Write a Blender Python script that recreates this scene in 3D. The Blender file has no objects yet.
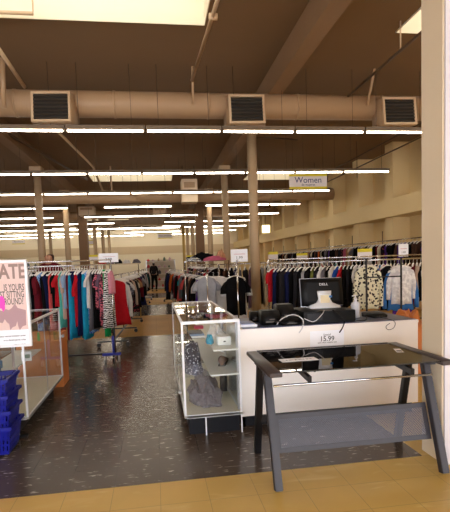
import bpy, bmesh, math, random
import numpy as np
from mathutils import Vector, Matrix
S = bpy.context.scene
C = S.collection
rnd = random.Random(7)

# ------------------------------------------------------------------ camera
YAW, PIT, ROL, FPX, CY, H = .1454, .0806, .0355, 469., 300., 1.47
_f = Vector((math.sin(YAW)*math.cos(PIT), math.cos(YAW)*math.cos(PIT), -math.sin(PIT)))
_r = Vector((math.cos(YAW), -math.sin(YAW), 0)); _u = _r.cross(_f)
RT = math.cos(ROL)*_r - math.sin(ROL)*_u
UP = math.sin(ROL)*_r + math.cos(ROL)*_u
cam = bpy.data.objects.new('camera', bpy.data.cameras.new('camera')); C.objects.link(cam)
M = Matrix((RT, UP, -_f)).transposed().to_4x4(); M.translation = (0, 0, H)
cam.matrix_world = M
cam.data.sensor_fit = 'VERTICAL'; cam.data.sensor_height = 36; cam.data.lens = FPX/512*36
cam.data.shift_y = (CY-256)/512; cam.data.clip_start = .05; cam.data.clip_end = 200
S.camera = cam
def aty(x, y, Y):
    d = RT*((x-225)/FPX) - UP*((y-CY)/FPX) + _f
    return Vector((0, 0, H)) + d*(Y/d.y)
# ------------------------------------------------------------------ world, exposure
w = bpy.data.worlds.new('world'); S.world = w; w.use_nodes = True
w.node_tree.nodes['Background'].inputs[0].default_value = (.9, .93, 1, 1)
w.node_tree.nodes['Background'].inputs[1].default_value = 3.6
S.view_settings.view_transform = 'Standard'; S.view_settings.look = 'None'
S.view_settings.exposure = 1.0; S.view_settings.gamma = 1
TUBE, SKYL = 14.0, .8
LIGHT_COL = (1.0, .9, .74)

# ------------------------------------------------------------------ materials
def lin(c):
    return tuple(((v/255)/12.92 if v/255 <= .04045 else ((v/255+.055)/1.055)**2.4) for v in c) + (1,)
MC = {}
def mat(name, rgb, rough=.6, metal=0, noise=0, nscale=8, bump=0, bscale=40, emit=0, spec=.5, trans=0, alpha=1):
    if name in MC: return MC[name]
    m = bpy.data.materials.new(name); m.use_nodes = True; MC[name] = m
    nt = m.node_tree; b = nt.nodes['Principled BSDF']; c = lin(rgb)
    b.inputs['Base Color'].default_value = c; b.inputs['Roughness'].default_value = rough
    b.inputs['Metallic'].default_value = metal; b.inputs['Specular IOR Level'].default_value = spec
    b.inputs['Transmission Weight'].default_value = trans; b.inputs['Alpha'].default_value = alpha
    tc = nt.nodes.new('ShaderNodeTexCoord')
    if noise:
        n = nt.nodes.new('ShaderNodeTexNoise'); n.inputs['Scale'].default_value = nscale; n.inputs['Detail'].default_value = 4
        nt.links.new(tc.outputs['Object'], n.inputs['Vector'])
        mx = nt.nodes.new('ShaderNodeMix'); mx.data_type = 'RGBA'
        mx.inputs[6].default_value = tuple(v*(1-noise) for v in c[:3])+(1,)
        mx.inputs[7].default_value = tuple(min(1, v*(1+noise)) for v in c[:3])+(1,)
        nt.links.new(n.outputs['Fac'], mx.inputs[0]); nt.links.new(mx.outputs[2], b.inputs['Base Color'])
    if bump:
        n2 = nt.nodes.new('ShaderNodeTexNoise'); n2.inputs['Scale'].default_value = bscale
        nt.links.new(tc.outputs['Object'], n2.inputs['Vector'])
        bp = nt.nodes.new('ShaderNodeBump'); bp.inputs['Strength'].default_value = bump; bp.inputs['Distance'].default_value = .01
        nt.links.new(n2.outputs['Fac'], bp.inputs['Height']); nt.links.new(bp.outputs[0], b.inputs['Normal'])
    if emit:
        b.inputs['Emission Color'].default_value = c; b.inputs['Emission Strength'].default_value = emit
    return m
def ramp_mat(name, c1, c2, kind='voronoi', scale=20, lo=.35, hi=.4, rough=.9, stretch=(1, 1, 1)):
    if name in MC: return MC[name]
    m = bpy.data.materials.new(name); m.use_nodes = True; MC[name] = m
    nt = m.node_tree; b = nt.nodes['Principled BSDF']; b.inputs['Roughness'].default_value = rough
    b.inputs['Specular IOR Level'].default_value = .2
    tc = nt.nodes.new('ShaderNodeTexCoord'); mp = nt.nodes.new('ShaderNodeMapping'); mp.inputs['Scale'].default_value = stretch
    nt.links.new(tc.outputs['Object'], mp.inputs[0])
    if kind == 'wave':
        t = nt.nodes.new('ShaderNodeTexWave'); t.inputs['Scale'].default_value = scale; t.inputs['Distortion'].default_value = 6; t.bands_direction = 'Z'; out = t.outputs['Fac']
        t.inputs['Detail Scale'].default_value = 2
    elif kind == 'noise':
        t = nt.nodes.new('ShaderNodeTexNoise'); t.inputs['Scale'].default_value = scale; out = t.outputs['Fac']
    else:
        t = nt.nodes.new('ShaderNodeTexVoronoi'); t.inputs['Scale'].default_value = scale; out = t.outputs['Distance']
    nt.links.new(mp.outputs[0], t.inputs['Vector'])
    r = nt.nodes.new('ShaderNodeValToRGB'); r.color_ramp.elements[0].position = lo; r.color_ramp.elements[1].position = hi
    r.color_ramp.elements[0].color = lin(c1); r.color_ramp.elements[1].color = lin(c2)
    nt.links.new(out, r.inputs[0]); nt.links.new(r.outputs[0], b.inputs['Base Color'])
    return m
def glass_mat(name, tint, gloss_col=(1, 1, 1), ior=1.45, rough=.02, extra=0.0):
    m = bpy.data.materials.new(name); m.use_nodes = True; nt = m.node_tree; nt.nodes.clear(); MC[name] = m
    o = nt.nodes.new('ShaderNodeOutputMaterial'); t = nt.nodes.new('ShaderNodeBsdfTransparent'); g = nt.nodes.new('ShaderNodeBsdfGlossy')
    t.inputs[0].default_value = tint+(1,); g.inputs[0].default_value = gloss_col+(1,); g.inputs['Roughness'].default_value = rough
    f = nt.nodes.new('ShaderNodeFresnel'); f.inputs[0].default_value = ior
    ad = nt.nodes.new('ShaderNodeMath'); ad.operation = 'ADD'; ad.inputs[1].default_value = extra; ad.use_clamp = True
    x = nt.nodes.new('ShaderNodeMixShader')
    ge = nt.nodes.new('ShaderNodeNewGeometry'); iv = nt.nodes.new('ShaderNodeMath'); iv.operation = 'SUBTRACT'; iv.inputs[0].default_value = 1
    ml = nt.nodes.new('ShaderNodeMath'); ml.operation = 'MULTIPLY'   # the sheet's second face adds no reflection of its own
    nt.links.new(ge.outputs['Backfacing'], iv.inputs[1]); nt.links.new(f.outputs[0], ad.inputs[0]); nt.links.new(ad.outputs[0], ml.inputs[0]); nt.links.new(iv.outputs[0], ml.inputs[1])
    nt.links.new(ml.outputs[0], x.inputs[0])
    nt.links.new(t.outputs[0], x.inputs[1]); nt.links.new(g.outputs[0], x.inputs[2]); nt.links.new(x.outputs[0], o.inputs[0])
    return m
def floor_mat(name, base, streak, lo, hi, sc=22, rough=.25, var=.12, spec=.5, x0=.575, y0=3.1, joint=.55):
    m = bpy.data.materials.new(name); m.use_nodes = True; nt = m.node_tree; b = nt.nodes['Principled BSDF']; MC[name] = m
    b.inputs['Roughness'].default_value = rough; b.inputs['Specular IOR Level'].default_value = spec
    N = nt.nodes.new; Lk = nt.links.new
    tc = N('ShaderNodeTexCoord'); mp = N('ShaderNodeMapping'); Lk(tc.outputs['Object'], mp.inputs[0]); mp.inputs['Scale'].default_value = (.27, 1, 1)
    n = N('ShaderNodeTexNoise'); n.inputs['Scale'].default_value = sc; n.inputs['Detail'].default_value = 2.5; n.inputs['Distortion'].default_value = .6; Lk(mp.outputs[0], n.inputs['Vector'])
    r = N('ShaderNodeValToRGB'); e = r.color_ramp.elements; e[0].position = lo; e[1].position = hi; e[0].color = (0, 0, 0, 1); e[1].color = (1, 1, 1, 1)
    Lk(n.outputs['Fac'], r.inputs[0])
    n2 = N('ShaderNodeTexNoise'); n2.inputs['Scale'].default_value = 1.3; n2.inputs['Detail'].default_value = 6; Lk(tc.outputs['Object'], n2.inputs['Vector'])
    bc = lin(base)
    m1 = N('ShaderNodeMix'); m1.data_type = 'RGBA'; m1.inputs[6].default_value = tuple(v*(1-var*2) for v in bc[:3])+(1,); m1.inputs[7].default_value = tuple(v*(1+var*2) for v in bc[:3])+(1,)
    Lk(n2.outputs['Fac'], m1.inputs[0])
    m2 = N('ShaderNodeMix'); m2.data_type = 'RGBA'; m2.inputs[7].default_value = lin(streak); Lk(r.outputs[0], m2.inputs[0]); Lk(m1.outputs[2], m2.inputs[6])
    # twelve inch tile joints
    sp = N('ShaderNodeSeparateXYZ'); Lk(tc.outputs['Object'], sp.inputs[0]); outs = []
    for k, o0 in (('X', x0), ('Y', y0)):
        a = N('ShaderNodeMath'); a.operation = 'SUBTRACT'; a.inputs[1].default_value = o0; Lk(sp.outputs[k], a.inputs[0])
        d = N('ShaderNodeMath'); d.operation = 'DIVIDE'; d.inputs[1].default_value = .3048; Lk(a.outputs[0], d.inputs[0])
        q = N('ShaderNodeMath'); q.operation = 'FLOORED_MODULO'; q.inputs[1].default_value = 1; Lk(d.outputs[0], q.inputs[0])
        l = N('ShaderNodeMath'); l.operation = 'LESS_THAN'; l.inputs[1].default_value = .014; Lk(q.outputs[0], l.inputs[0]); outs.append(l)
    mxx = N('ShaderNodeMath'); mxx.operation = 'MAXIMUM'; Lk(outs[0].outputs[0], mxx.inputs[0]); Lk(outs[1].outputs[0], mxx.inputs[1])
    ml = N('ShaderNodeMath'); ml.operation = 'MULTIPLY'; ml.inputs[1].default_value = joint; Lk(mxx.outputs[0], ml.inputs[0])
    m3 = N('ShaderNodeMix'); m3.data_type = 'RGBA'; m3.inputs[7].default_value = tuple(v*.25 for v in bc[:3])+(1,); Lk(ml.outputs[0], m3.inputs[0]); Lk(m2.outputs[2], m3.inputs[6])
    Lk(m3.outputs[2], b.inputs['Base Color'])
    bp = N('ShaderNodeBump'); bp.inputs['Strength'].default_value = .12; bp.inputs['Distance'].default_value = .01
    n4 = N('ShaderNodeTexNoise'); n4.inputs['Scale'].default_value = 5; Lk(tc.outputs['Object'], n4.inputs['Vector']); Lk(n4.outputs['Fac'], bp.inputs['Height']); Lk(bp.outputs[0], b.inputs['Normal'])
    return m
m_dark = floor_mat('dark_tile', (82, 69, 59), (176, 164, 152), .63, .70, sc=40, rough=.22, spec=.38, joint=.3)
m_tan = floor_mat('tan_tile', (196, 148, 76), (210, 166, 96), .62, .8, rough=.5, spec=.2)
m_yel = floor_mat('yellow_tile', (210, 172, 88), (228, 200, 128), .6, .8, sc=9, rough=.4, var=.14, joint=.42)
m_ceil = mat('tan_ceiling_paint', (136, 106, 74), .8, noise=.12, nscale=.7)
m_beam = mat('concrete_beam_paint', (150, 118, 86), .75, noise=.15, nscale=1.5)
m_wallr = mat('cream_wall_paint', (238, 212, 158), .75, noise=.05, nscale=1)
m_wallb = mat('pale_cream_wall', (252, 240, 212), .75)
m_band = mat('beige_wall_band', (222, 200, 165), .75)
m_pil = mat('pillar_paint', (232, 214, 186), .6, noise=.04, nscale=2.5)
m_colm = mat('column_paint', (188, 160, 126), .5, noise=.06, nscale=2)
m_brown = mat('brown_column', (120, 88, 56), .6, noise=.08)
m_duct = mat('duct_paint', (186, 152, 116), .5, noise=.06, nscale=2)
m_pipe = mat('pipe_paint', (214, 184, 148), .45)
m_dpipe = mat('dark_conduit', (96, 74, 54), .5)
m_housing = mat('fixture_housing', (132, 116, 98), .4)
m_grill = mat('grille_metal', (78, 70, 62), .45, .3)
m_grdark = mat('duct_inside_shade', (40, 36, 32), .9)
m_wht = mat('white_metal', (236, 236, 238), .3)
m_sil = mat('silver_metal', (200, 200, 206), .28, .85)
m_chr = mat('chrome', (222, 222, 225), .14, 1)
m_blk = mat('black_plastic', (10, 9, 11), .45, spec=.22)
m_blkm = mat('black_metal', (32, 30, 32), .35, .4)
m_kick = mat('black_kick_board', (13, 13, 20), .5, spec=.25)
m_deck = mat('cream_deck', (232, 224, 202), .5)
m_shelf = mat('white_shelf', (238, 238, 234), .4)
m_cnt = mat('counter_white_laminate', (246, 238, 230), .45)
m_ctop = mat('blue_grey_counter_top', (74, 82, 118), .3)
m_glass = glass_mat('clear_glass', (.95, .965, .96), ior=1.4, extra=.015)
m_smoke = glass_mat('smoked_glass', (.09, .08, .078), gloss_col=(.75, .73, .72), ior=1.5, extra=.02)
m_bask = mat('blue_basket_plastic', (10, 15, 128), .4, spec=.35)
m_orange = mat('orange_wood', (206, 120, 52), .5, noise=.15, nscale=6)
m_paper = mat('white_paper', (250, 250, 255), .7)
m_ink = mat('dark_ink', (52, 50, 62), .7)
m_hang = mat('white_hanger_plastic', (236, 230, 224), .35)

# ------------------------------------------------------------------ mesh helper
class MB:
    def __init__(s): s.v = []; s.f = []; s.sm = []
    def add(s, v, f, smooth=False):
        o = len(s.v); s.v += [tuple(q) for q in v]; s.f += [tuple(i+o for i in q) for q in f]; s.sm += [smooth]*len(f); return s
    def box(s, x0, x1, y0, y1, z0, z1):
        return s.add([(x, y, z) for z in (z0, z1) for x, y in ((x0, y0), (x1, y0), (x1, y1), (x0, y1))],
                     [(3, 2, 1, 0), (4, 5, 6, 7), (0, 1, 5, 4), (1, 2, 6, 5), (2, 3, 7, 6), (3, 0, 4, 7)])
    def bar(s, a, b, wd, ht=None, up=(0, 0, 1)):
        ht = ht or wd; a = Vector(a); b = Vector(b); d = (b-a).normalized(); u = Vector(up)
        if abs(d.dot(u)) > .98: u = Vector((0, 1, 0))
        r = d.cross(u).normalized()*(wd/2); u2 = r.cross(d).normalized()*(ht/2)
        v = [p+q for p in (a, b) for q in (-r-u2, r-u2, r+u2, -r+u2)]
        return s.add(v, [(3, 2, 1, 0), (4, 5, 6, 7), (0, 1, 5, 4), (1, 2, 6, 5), (2, 3, 7, 6), (3, 0, 4, 7)])
    def tube(s, pts, r, n=10, r2=None):
        pts = [Vector(p) for p in pts]; vs = []; fs = []; prev = None
        for i, p in enumerate(pts):
            d = (pts[min(i+1, len(pts)-1)]-pts[max(i-1, 0)]).normalized()
            if prev is None:
                a = Vector((0, 0, 1)) if abs(d.z) < .9 else Vector((0, 1, 0)); prev = d.cross(a).normalized()
            x = (prev-d*prev.dot(d)).normalized(); prev = x; y = d.cross(x)
            rr = r if r2 is None else r+(r2-r)*i/(len(pts)-1)
            vs += [p+x*(rr*math.cos(2*math.pi*k/n))+y*(rr*math.sin(2*math.pi*k/n)) for k in range(n)]
        for i in range(len(pts)-1):
            fs += [(i*n+k, i*n+(k+1) % n, (i+1)*n+(k+1) % n, (i+1)*n+k) for k in range(n)]
        s.add(vs, fs, True); o = len(s.v)-len(vs)
        s.f += [tuple(o+k for k in reversed(range(n))), tuple(o+(len(pts)-1)*n+k for k in range(n))]; s.sm += [False]*2
        return s
    def ring_loft(s, rings, cap=True):
        n = len(rings[0]); v = [p for r in rings for p in r]; f = []
        for i in range(len(rings)-1): f += [(i*n+k, i*n+(k+1) % n, (i+1)*n+(k+1) % n, (i+1)*n+k) for k in range(n)]
        s.add(v, f, True)
        if cap:
            o = len(s.v)-len(v); s.f += [tuple(o+k for k in reversed(range(n))), tuple(o+(len(rings)-1)*n+k for k in range(n))]; s.sm += [False]*2
        return s
    def lathe(s, prof, cx, cy, n=18):
        return s.ring_loft([[(cx+r*math.cos(2*math.pi*k/n), cy+r*math.sin(2*math.pi*k/n), z) for k in range(n)] for r, z in prof])
    def build(s, name, m, parent=None, bevel=0, loc=None):
        me = bpy.data.meshes.new(name); me.from_pydata(s.v, [], s.f); me.polygons.foreach_set('use_smooth', s.sm); me.update()
        bm = bmesh.new(); bm.from_mesh(me); bmesh.ops.recalc_face_normals(bm, faces=bm.faces)
        if bevel: bmesh.ops.bevel(bm, geom=[e for e in bm.edges if e.calc_face_angle(0) > .5], offset=bevel, segments=2, affect='EDGES', clamp_overlap=True)
        bm.to_mesh(me); bm.free()
        me.materials.append(m); o = bpy.data.objects.new(name, me); C.objects.link(o)
        if loc: o.location = loc
        if parent: o.parent = parent
        return o
def tag(o, label, cat, group=None, kind=None):
    o['label'] = label; o['category'] = cat
    if group: o['group'] = group
    if kind: o['kind'] = kind
    return o
def struct(o): o['kind'] = 'structure'; return o
def thing(name, loc, label, cat, group=None, rz=0):
    o = bpy.data.objects.new(name, None); o.empty_display_size = .1; C.objects.link(o); o.location = loc; o.rotation_euler = (0, 0, rz)
    return tag(o, label, cat, group)
def copy_tree(o, parent=None):
    c = o.copy(); C.objects.link(c); c.parent = parent
    for ch in o.children: copy_tree(ch, c)
    return c
def text(s, size, mtl, parent, mtx, name='lettering', ax='CENTER', sx=1, bold=0):
    cu = bpy.data.curves.new(name, 'FONT'); cu.body = s; cu.size = size; cu.align_x = ax; cu.align_y = 'CENTER'; cu.extrude = .0004; cu.offset = bold*size; cu.resolution_u = 3
    t = bpy.data.objects.new(name, cu); C.objects.link(t); bpy.context.view_layer.update()
    me = bpy.data.meshes.new_from_object(t.evaluated_get(bpy.context.evaluated_depsgraph_get()))
    bpy.data.objects.remove(t); o = bpy.data.objects.new(name, me); C.objects.link(o)
    me.materials.clear(); me.materials.append(mtl); me.transform(Matrix.Diagonal((sx, 1, 1, 1))); o.parent = parent; o.matrix_local = mtx
    return o
def facing(x, y, z, tilt=0):   # text lying in the XZ plane, readable from -Y
    return Matrix.Translation((x, y, z)) @ Matrix.Rotation(math.pi/2+tilt, 4, 'X')

# ------------------------------------------------------------------ setting
XL, XR, Y0, Y1, ZC = -13., 6.8, -3., 38., 4.6
bands = [(3.1, 9.8, 0), (9.8, 13.75, 1), (13.75, 17.4, 0), (17.4, 20.9, 1), (20.9, 24.4, 0), (24.4, 28, 1), (28, 38, 0)]
struct(MB().box(XL, 7.1, Y0, 3.1, -.1, 0).build('floor', m_yel))
for a, b, k in bands:
    if a < 9: struct(MB().box(XL, 1.88, a, b, -.1, 0).build('floor', m_dark)); struct(MB().box(1.88, 7.1, a, b, -.1, 0).build('floor', m_yel))
    else: struct(MB().box(XL, XR+.3, a, b, -.1, 0).build('floor', m_tan if k else m_dark))
# skylight holes: (x0,x1,y0,y1)
skys = [(-2.1, .80, 4.9, 6.4), (3.48, 6.2, 4.9, 6.4), (-2.1, .77, 16.5, 18), (3.5, 5.6, 16.5, 18), (3.5, 5.6, 27.5, 29), (-9.5, -6.6, 16.5, 18), (-4.8, -1.6, 31.5, 33)]  # last one is a rear skylight added to brighten the back wall
xs = sorted({XL, XR+.3, *[q for s in skys for q in s[:2]]}); ys = sorted({Y0, Y1, *[q for s in skys for q in s[2:]]})
cm = MB()
for i in range(len(xs)-1):
    for j in range(len(ys)-1):
        cx, cy = (xs[i]+xs[i+1])/2, (ys[j]+ys[j+1])/2
        if any(s[0] < cx < s[1] and s[2] < cy < s[3] for s in skys): continue
        cm.box(xs[i], xs[i+1], ys[j], ys[j+1], ZC, ZC+.15)
struct(cm.build('ceiling', m_ceil))
m_well = mat('skylight_well_paint', (240, 230, 206), .7)
m_skyl = mat('skylight_diffuser', (255, 250, 238), .6, emit=SKYL)
for i, (a, b, c, d) in enumerate(skys):
    o = MB(); t = .04
    o.box(a-t, a, c-t, d+t, ZC+.15, ZC+.7); o.box(b, b+t, c-t, d+t, ZC+.15, ZC+.7); o.box(a, b, c-t, c, ZC+.15, ZC+.7); o.box(a, b, d, d+t, ZC+.15, ZC+.7)
    o.box(a, a+.012, c, d, ZC-.02, ZC+.15); o.box(b-.012, b, c, d, ZC-.02, ZC+.15); o.box(a, b, c, c+.012, ZC-.02, ZC+.15); o.box(a, b, d-.012, d, ZC-.02, ZC+.15)
    wn = struct(o.build('window_%d' % (i+1), m_well)); MB().box(a, b, c, d, ZC+.66, ZC+.69).build('skylight_diffuser', m_skyl, wn)
struct(MB().box(XR+.3, XR+.5, Y0, Y1, 0, ZC).build('wall_right', m_wallr))
struct(MB().box(XL-.2, XL, Y0, Y1, 0, ZC).build('wall_left', m_wallr))
struct(MB().box(XL, XR+.3, Y1, Y1+.2, 0, ZC).build('wall_back', m_wallb))
# shop front behind the camera: low wall, header and an open glazed front
fr = MB(); fr.box(XL, XR+.3, Y0-.2, Y0, 0, .4); fr.box(XL, XR+.3, Y0-.2, Y0, 2.8, ZC)
for x in (-13, -9, -5, -1.2, 1.2, 4, 6.6): fr.box(x, x+.2, Y0-.2, Y0, .4, 2.8)
struct(fr.build('wall_front', m_wallr))
struct(MB().box(XL, XR, Y1-.02, Y1, 2.35, 2.95).build('trim_1', m_band))
struct(MB().box(6.42, XR+.3, Y0, Y1, 2.55, 3.03).build('trim_2', m_beam if 0 else m_wallr))
k = 0
for y in [8.15+2.2*i for i in range(14)]:
    struct(MB().box(6.6, XR+.3, y-.22, y+.22, 0, 2.55).box(6.6, XR+.3, y-.22, y+.22, 3.03, ZC).build('trim_%d' % (3+k), m_wallr)); k += 1
for x0, x1 in ((2.01, 2.24), (-3.2, -2.96), (-8.6, -8.3)):
    struct(MB().box(x0, x1, Y0, Y1, 4.24, ZC).build('trim_%d' % (3+k), m_beam)); k += 1
# faint stencilled marks on the first beam's left face
# square pillar near the camera
struct(MB().box(1.932, 2.5, 2.94, 3.2, 0, ZC).build('wall_pillar', m_pil, bevel=.006))

struct(MB().box(1.94, 2.5, 2.925, 2.9395, 0, ZC).build('trim_50', mat('white_board', (214, 208, 212), .5)))
# ------------------------------------------------------------------ columns
GRID = [9.7+4.04*i for i in range(7)]
ORD = ['nearest', 'second', 'third', 'fourth', 'fifth', 'sixth', 'seventh', 'eighth', 'ninth', 'tenth', 'eleventh', 'twelfth', 'thirteenth', 'fourteenth', 'fifteenth', 'sixteenth', 'seventeenth', 'eighteenth', 'nineteenth', 'twentieth', 'twenty-first', 'twenty-second', 'twenty-third', 'twenty-fourth', 'twenty-fifth', 'twenty-sixth', 'twenty-seventh', 'twenty-eighth', 'twenty-ninth', 'thirtieth', 'thirty-first', 'thirty-second', 'thirty-third', 'thirty-fourth', 'thirty-fifth', 'thirty-sixth', 'thirty-seventh', 'thirty-eighth', 'thirty-ninth', 'fortieth', 'forty-first', 'forty-second']
def column(x, y, sq, label, yellow=False):
    r = thing('support_column', (x, y, 0), label, 'column', 'columns holding up the ceiling beams')
    if sq: MB().box(-.19, .19, -.19, .19, 0, 4.24).build('shaft', m_brown, r)
    else: MB().tube([(0, 0, 0), (0, 0, 4.1)], .1, 20).build('shaft', m_colm if not yellow else mat('ochre_paint', (196, 160, 84), .6), r)
    if not sq: MB().box(-.16, .16, -.16, .16, 4.1, 4.24).build('cap_plate', m_colm, r); MB().box(-.15, .15, -.15, .15, 0, .03).build('base_plate', m_colm, r)
for i, y in enumerate(GRID):
    col = 'brown square' if i in (3,) else 'tan round'
    if i == 0: lab = 'tall tan round column rising right behind the white sales counter'
    else: lab = '%s ceiling column, %s from the front in the row right of the aisle' % (col, ORD[i] if i else '')
    column(2.09 if i == 0 else 2.12, y, i == 3, lab, i == 6)
    if i: column(-3.09, y, i == 3, '%s ceiling column, %s in view in the row left of the aisle' % (col, ORD[i-1]))
column(-6.2, 29.9, False, 'thin tan round column at far left near the back wall')

# ------------------------------------------------------------------ fluorescent fixtures
m_tube = mat('lit_tube', (255, 244, 226), .5, emit=TUBE)
MC['lit_tube'].node_tree.nodes['Principled BSDF'].inputs['Emission Color'].default_value = LIGHT_COL+(1,)
fx0 = None
def fixture(x, y, z, label, group):
    global fx0
    if fx0 is None:
        fx0 = thing('fluorescent_strip_light', (0, 0, 0), '', 'ceiling light')
        v = [(s*a, b, c) for s in (-.6, .6) for b, c, a in ((-.05, .0, 1), (-.03, .07, 1), (.03, .07, 1), (.05, .0, 1), (.02, .02, 1), (-.02, .02, 1))]
        MB().add(v, [(0, 1, 2, 3, 4, 5), (11, 10, 9, 8, 7, 6)]+[(i, (i+1) % 6, 6+(i+1) % 6, 6+i) for i in range(6)]).build('housing', m_housing, fx0)
        MB().tube([(-.575, 0, -.012), (.575, 0, -.012)], .016, 8).build('tube', m_tube, fx0)
        for s in (-1, 1): MB().box(min(s*.6, s*.578), max(s*.6, s*.578), -.02, .02, -.035, .03).build('lamp_holder', m_housing, fx0)
        for s in (-.4, .4): MB().tube([(s, 0, .07), (s, 0, ZC-z)], .004, 6).build('hanging_rod', m_dpipe, fx0)
        o = fx0
    else: o = copy_tree(fx0)
    o.location = (x, y, z+.01); o['label'] = label; o['group'] = group
    if any(a-.6 < x < b+.6 and c < y < d for a, b, c, d in skys):   # under a skylight the rods reach up to its frame
        for ch in o.children:
            if ch.name.startswith('hanging_rod'): ch.scale.z = (ZC+.67-z)/(ZC-z)
rows = [(7.7, 7), (11.2, 8), (14.2, 9), (17.5, 10), (20.8, 11), (24, 12), (27.5, 12), (31, 13), (34.0, 13), (35.8, 14), (37.0, 14)]  # last two rows are lamps added to brighten the back wall
skip = {(3, 3), (3, 6), (4, 2), (5, 4), (5, 5), (6, 3), (7, 6), (6, 8), (4, 7), (8, 4), (7, 2), (8, 8)}
for r, (y, n) in enumerate(rows):
    xe = (6.05, 5.9, 5.5, 5.6, 5.65)[r] if r < 5 else 5.45
    for i in range(n):
        if (r, i) in skip: continue
        xc = xe-.6-1.222*i
        fixture(xc, y, 3.58 if y < 35 else 4.3, 'lit fluorescent strip light, %s from the right in the %s row of lights' % ('first' if i == 0 else ORD[i], ORD[r]), 'fluorescent strip lights in rows')  # the rear rows hung higher are the added wall lamps
for i in range(4):  # unseen row added overhead to light the things near the desk
    fixture(1.4-1.25*i, -.3, 3.58, 'added unseen fluorescent strip light overhead before the desk, %s from the right' % ('first' if i == 0 else ORD[i]), 'added unseen strip lights over the entrance')

# ------------------------------------------------------------------ ducts, pipes
def duct(y, z, r, x0, x1, label, seams=True):
    t = thing('air_duct', ((x0+x1)/2, y, z), label, 'duct')
    a, b = x0-(x0+x1)/2, x1-(x0+x1)/2
    MB().tube([(a, 0, 0), (b, 0, 0)], r, 32).build('duct_tube', m_duct, t)
    x = a+.9
    while x < b:
        MB().tube([(x-.02, 0, 0), (x+.02, 0, 0)], r+.008, 32).build('seam_ring', m_duct, t); x += 1.52
    return t
dct = duct(8.0, 4.075, .205, -7.5, 6.5, 'large round tan air duct running across the room near the front')
duct(16.0, 3.72, .2, -9, 6.3, 'round tan air duct crossing the middle of the room')
duct(23.6, 3.95, .2, -12, 6.3, 'round tan air duct crossing far back behind the hanging boxes')
for x, lab in ((-1.44, 'square slatted air vent on the left of the front duct'), (1.58, 'square slatted air vent in the middle of the front duct'), (4.2, 'square slatted air vent on the right of the front duct by the pillar')):
    t = thing('air_vent', (x, 7.62, 3.9), lab, 'vent', 'slatted vents on the front duct')
    fm = MB(); a, h = .29, .235
    fm.box(-a, a, -.04, .0, h-.035, h).box(-a, a, -.04, .0, -h, -h+.035).box(-a, -a+.035, -.04, 0, -h+.035, h-.035).box(a-.035, a, -.04, 0, -h+.035, h-.035)
    f = fm.build('vent_frame', m_pipe, t)
    MB().ring_loft([[(-a, 0, -h), (a, 0, -h), (a, 0, h), (-a, 0, h)], [(-a-.06, .3, -.14), (a+.06, .3, -.14), (a+.06, .3, .3), (-a-.06, .3, .3)]]).build('collar', m_duct, t)
    MB().box(-a+.03, a-.03, -.012, -.006, -h+.03, h-.03).build('backing', m_grdark, t)  # dark sheet paints the shade inside the duct behind the slats
    for k in range(7):
        zz = -h+.065+k*.057
        MB().bar((-a+.035, -.022, zz), (a-.035, -.022, zz), .016, .026, up=(0, .5, 1)).build('slat', m_grill, t)
    t.rotation_euler = (math.radians(-8), 0, math.radians(-3))
def pipe(name, pts, r, m, label, cat='pipe', fit=()):
    c = sum((Vector(p) for p in pts), Vector())/len(pts); o = thing(name, c, label, cat)
    MB().tube([Vector(p)-c for p in pts], r, 10).build('tube', m, o)
    for p in fit: MB().tube([Vector(p)-c-Vector((.05, 0, 0)), Vector(p)-c+Vector((.05, 0, 0))], r*1.5, 10).build('fitting', m, o)
a = aty(199, 90, 7.2); b = aty(218, 0, 5.0)
pipe('sprinkler_pipe', [(.72, 7.7, 4.37), (.83, 5.3, 4.37), (1.0, 0, 4.37)], .026, m_pipe, 'pale pipe running front to back beside the front skylight', fit=[(.82, 5.75, 4.37)])
pipe('sprinkler_pipe', [(-5, 6.08, 4.49), (-1.29, 6.08, 4.49), (-1.28, 6.08, 4.9)], .022, m_pipe, 'pale pipe crossing the front skylight and turning up at its left')
pipe('conduit', [(3.4, 8.6, 4.22), (3.4, 5.5, 4.22), (3.4, 0, 4.22)], .02, m_dpipe, 'thin dark conduit running toward the duct near the right skylight')
pipe('hanging_rod', [(3.4, 6.12, 4.62), (3.4, 6.12, 4.22)], .01, m_pipe, 'thin pale rod hanging from the ceiling beside the right skylight', 'rod')
pipe('duct_strap', [aty(192, 48, 7.75), aty(193, 104, 7.75)], .022, m_duct, 'upright tan strap holding the duct near its middle', 'strap')
pipe('duct_strap', [aty(378, 50, 7.6), aty(367.5, 105, 7.75)], .022, m_duct, 'slanted tan strap holding the duct left of the right vent', 'strap')
pipe('ceiling_brace', [aty(-6, 42, 6.5), aty(24.5, 87, 7.6)], .028, m_pipe, 'pale brace slanting down to the duct at far left', 'brace')
pipe('duct_strap', [aty(2, 58, 7.5), aty(4, 108, 7.65)], .04, m_duct, 'wide tan strap at the far left end of the duct', 'strap')
pipe('sprinkler_pipe', [(-1.9, 10.5, 4.35), (-1.55, 13.5, 4.2), (-1.45, 14.8, 3.75), (-1.2, 14.9, 3.75), (-1.2, 14.9, 4.5)], .03, m_pipe, 'bent pale pipe dropping below the middle skylight at left')
pipe('sprinkler_pipe', [(-3.1, 10.2, 4.38), (-2.05, 16, 4.3)], .035, m_dpipe, 'brown pipe running back along the ceiling left of the middle skylight')
pipe('sprinkler_pipe', [(3.6, 11.4, 4.4), (2.6, 10.6, 4.25), (2.1, 9.9, 4.05)], .02, m_dpipe, 'thin brown pipe slanting down near the round column behind the counter')
for i, (y, z) in enumerate(((10, 4.35), (10, 4.2))):
    pipe('conduit', [(5.9+.35*i, 7, z), (5.9+.35*i, 14, z), (5.9+.35*i, 30, z)], .018, m_dpipe, ('upper' if i == 0 else 'lower')+' dark conduit high along the right wall')
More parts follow.
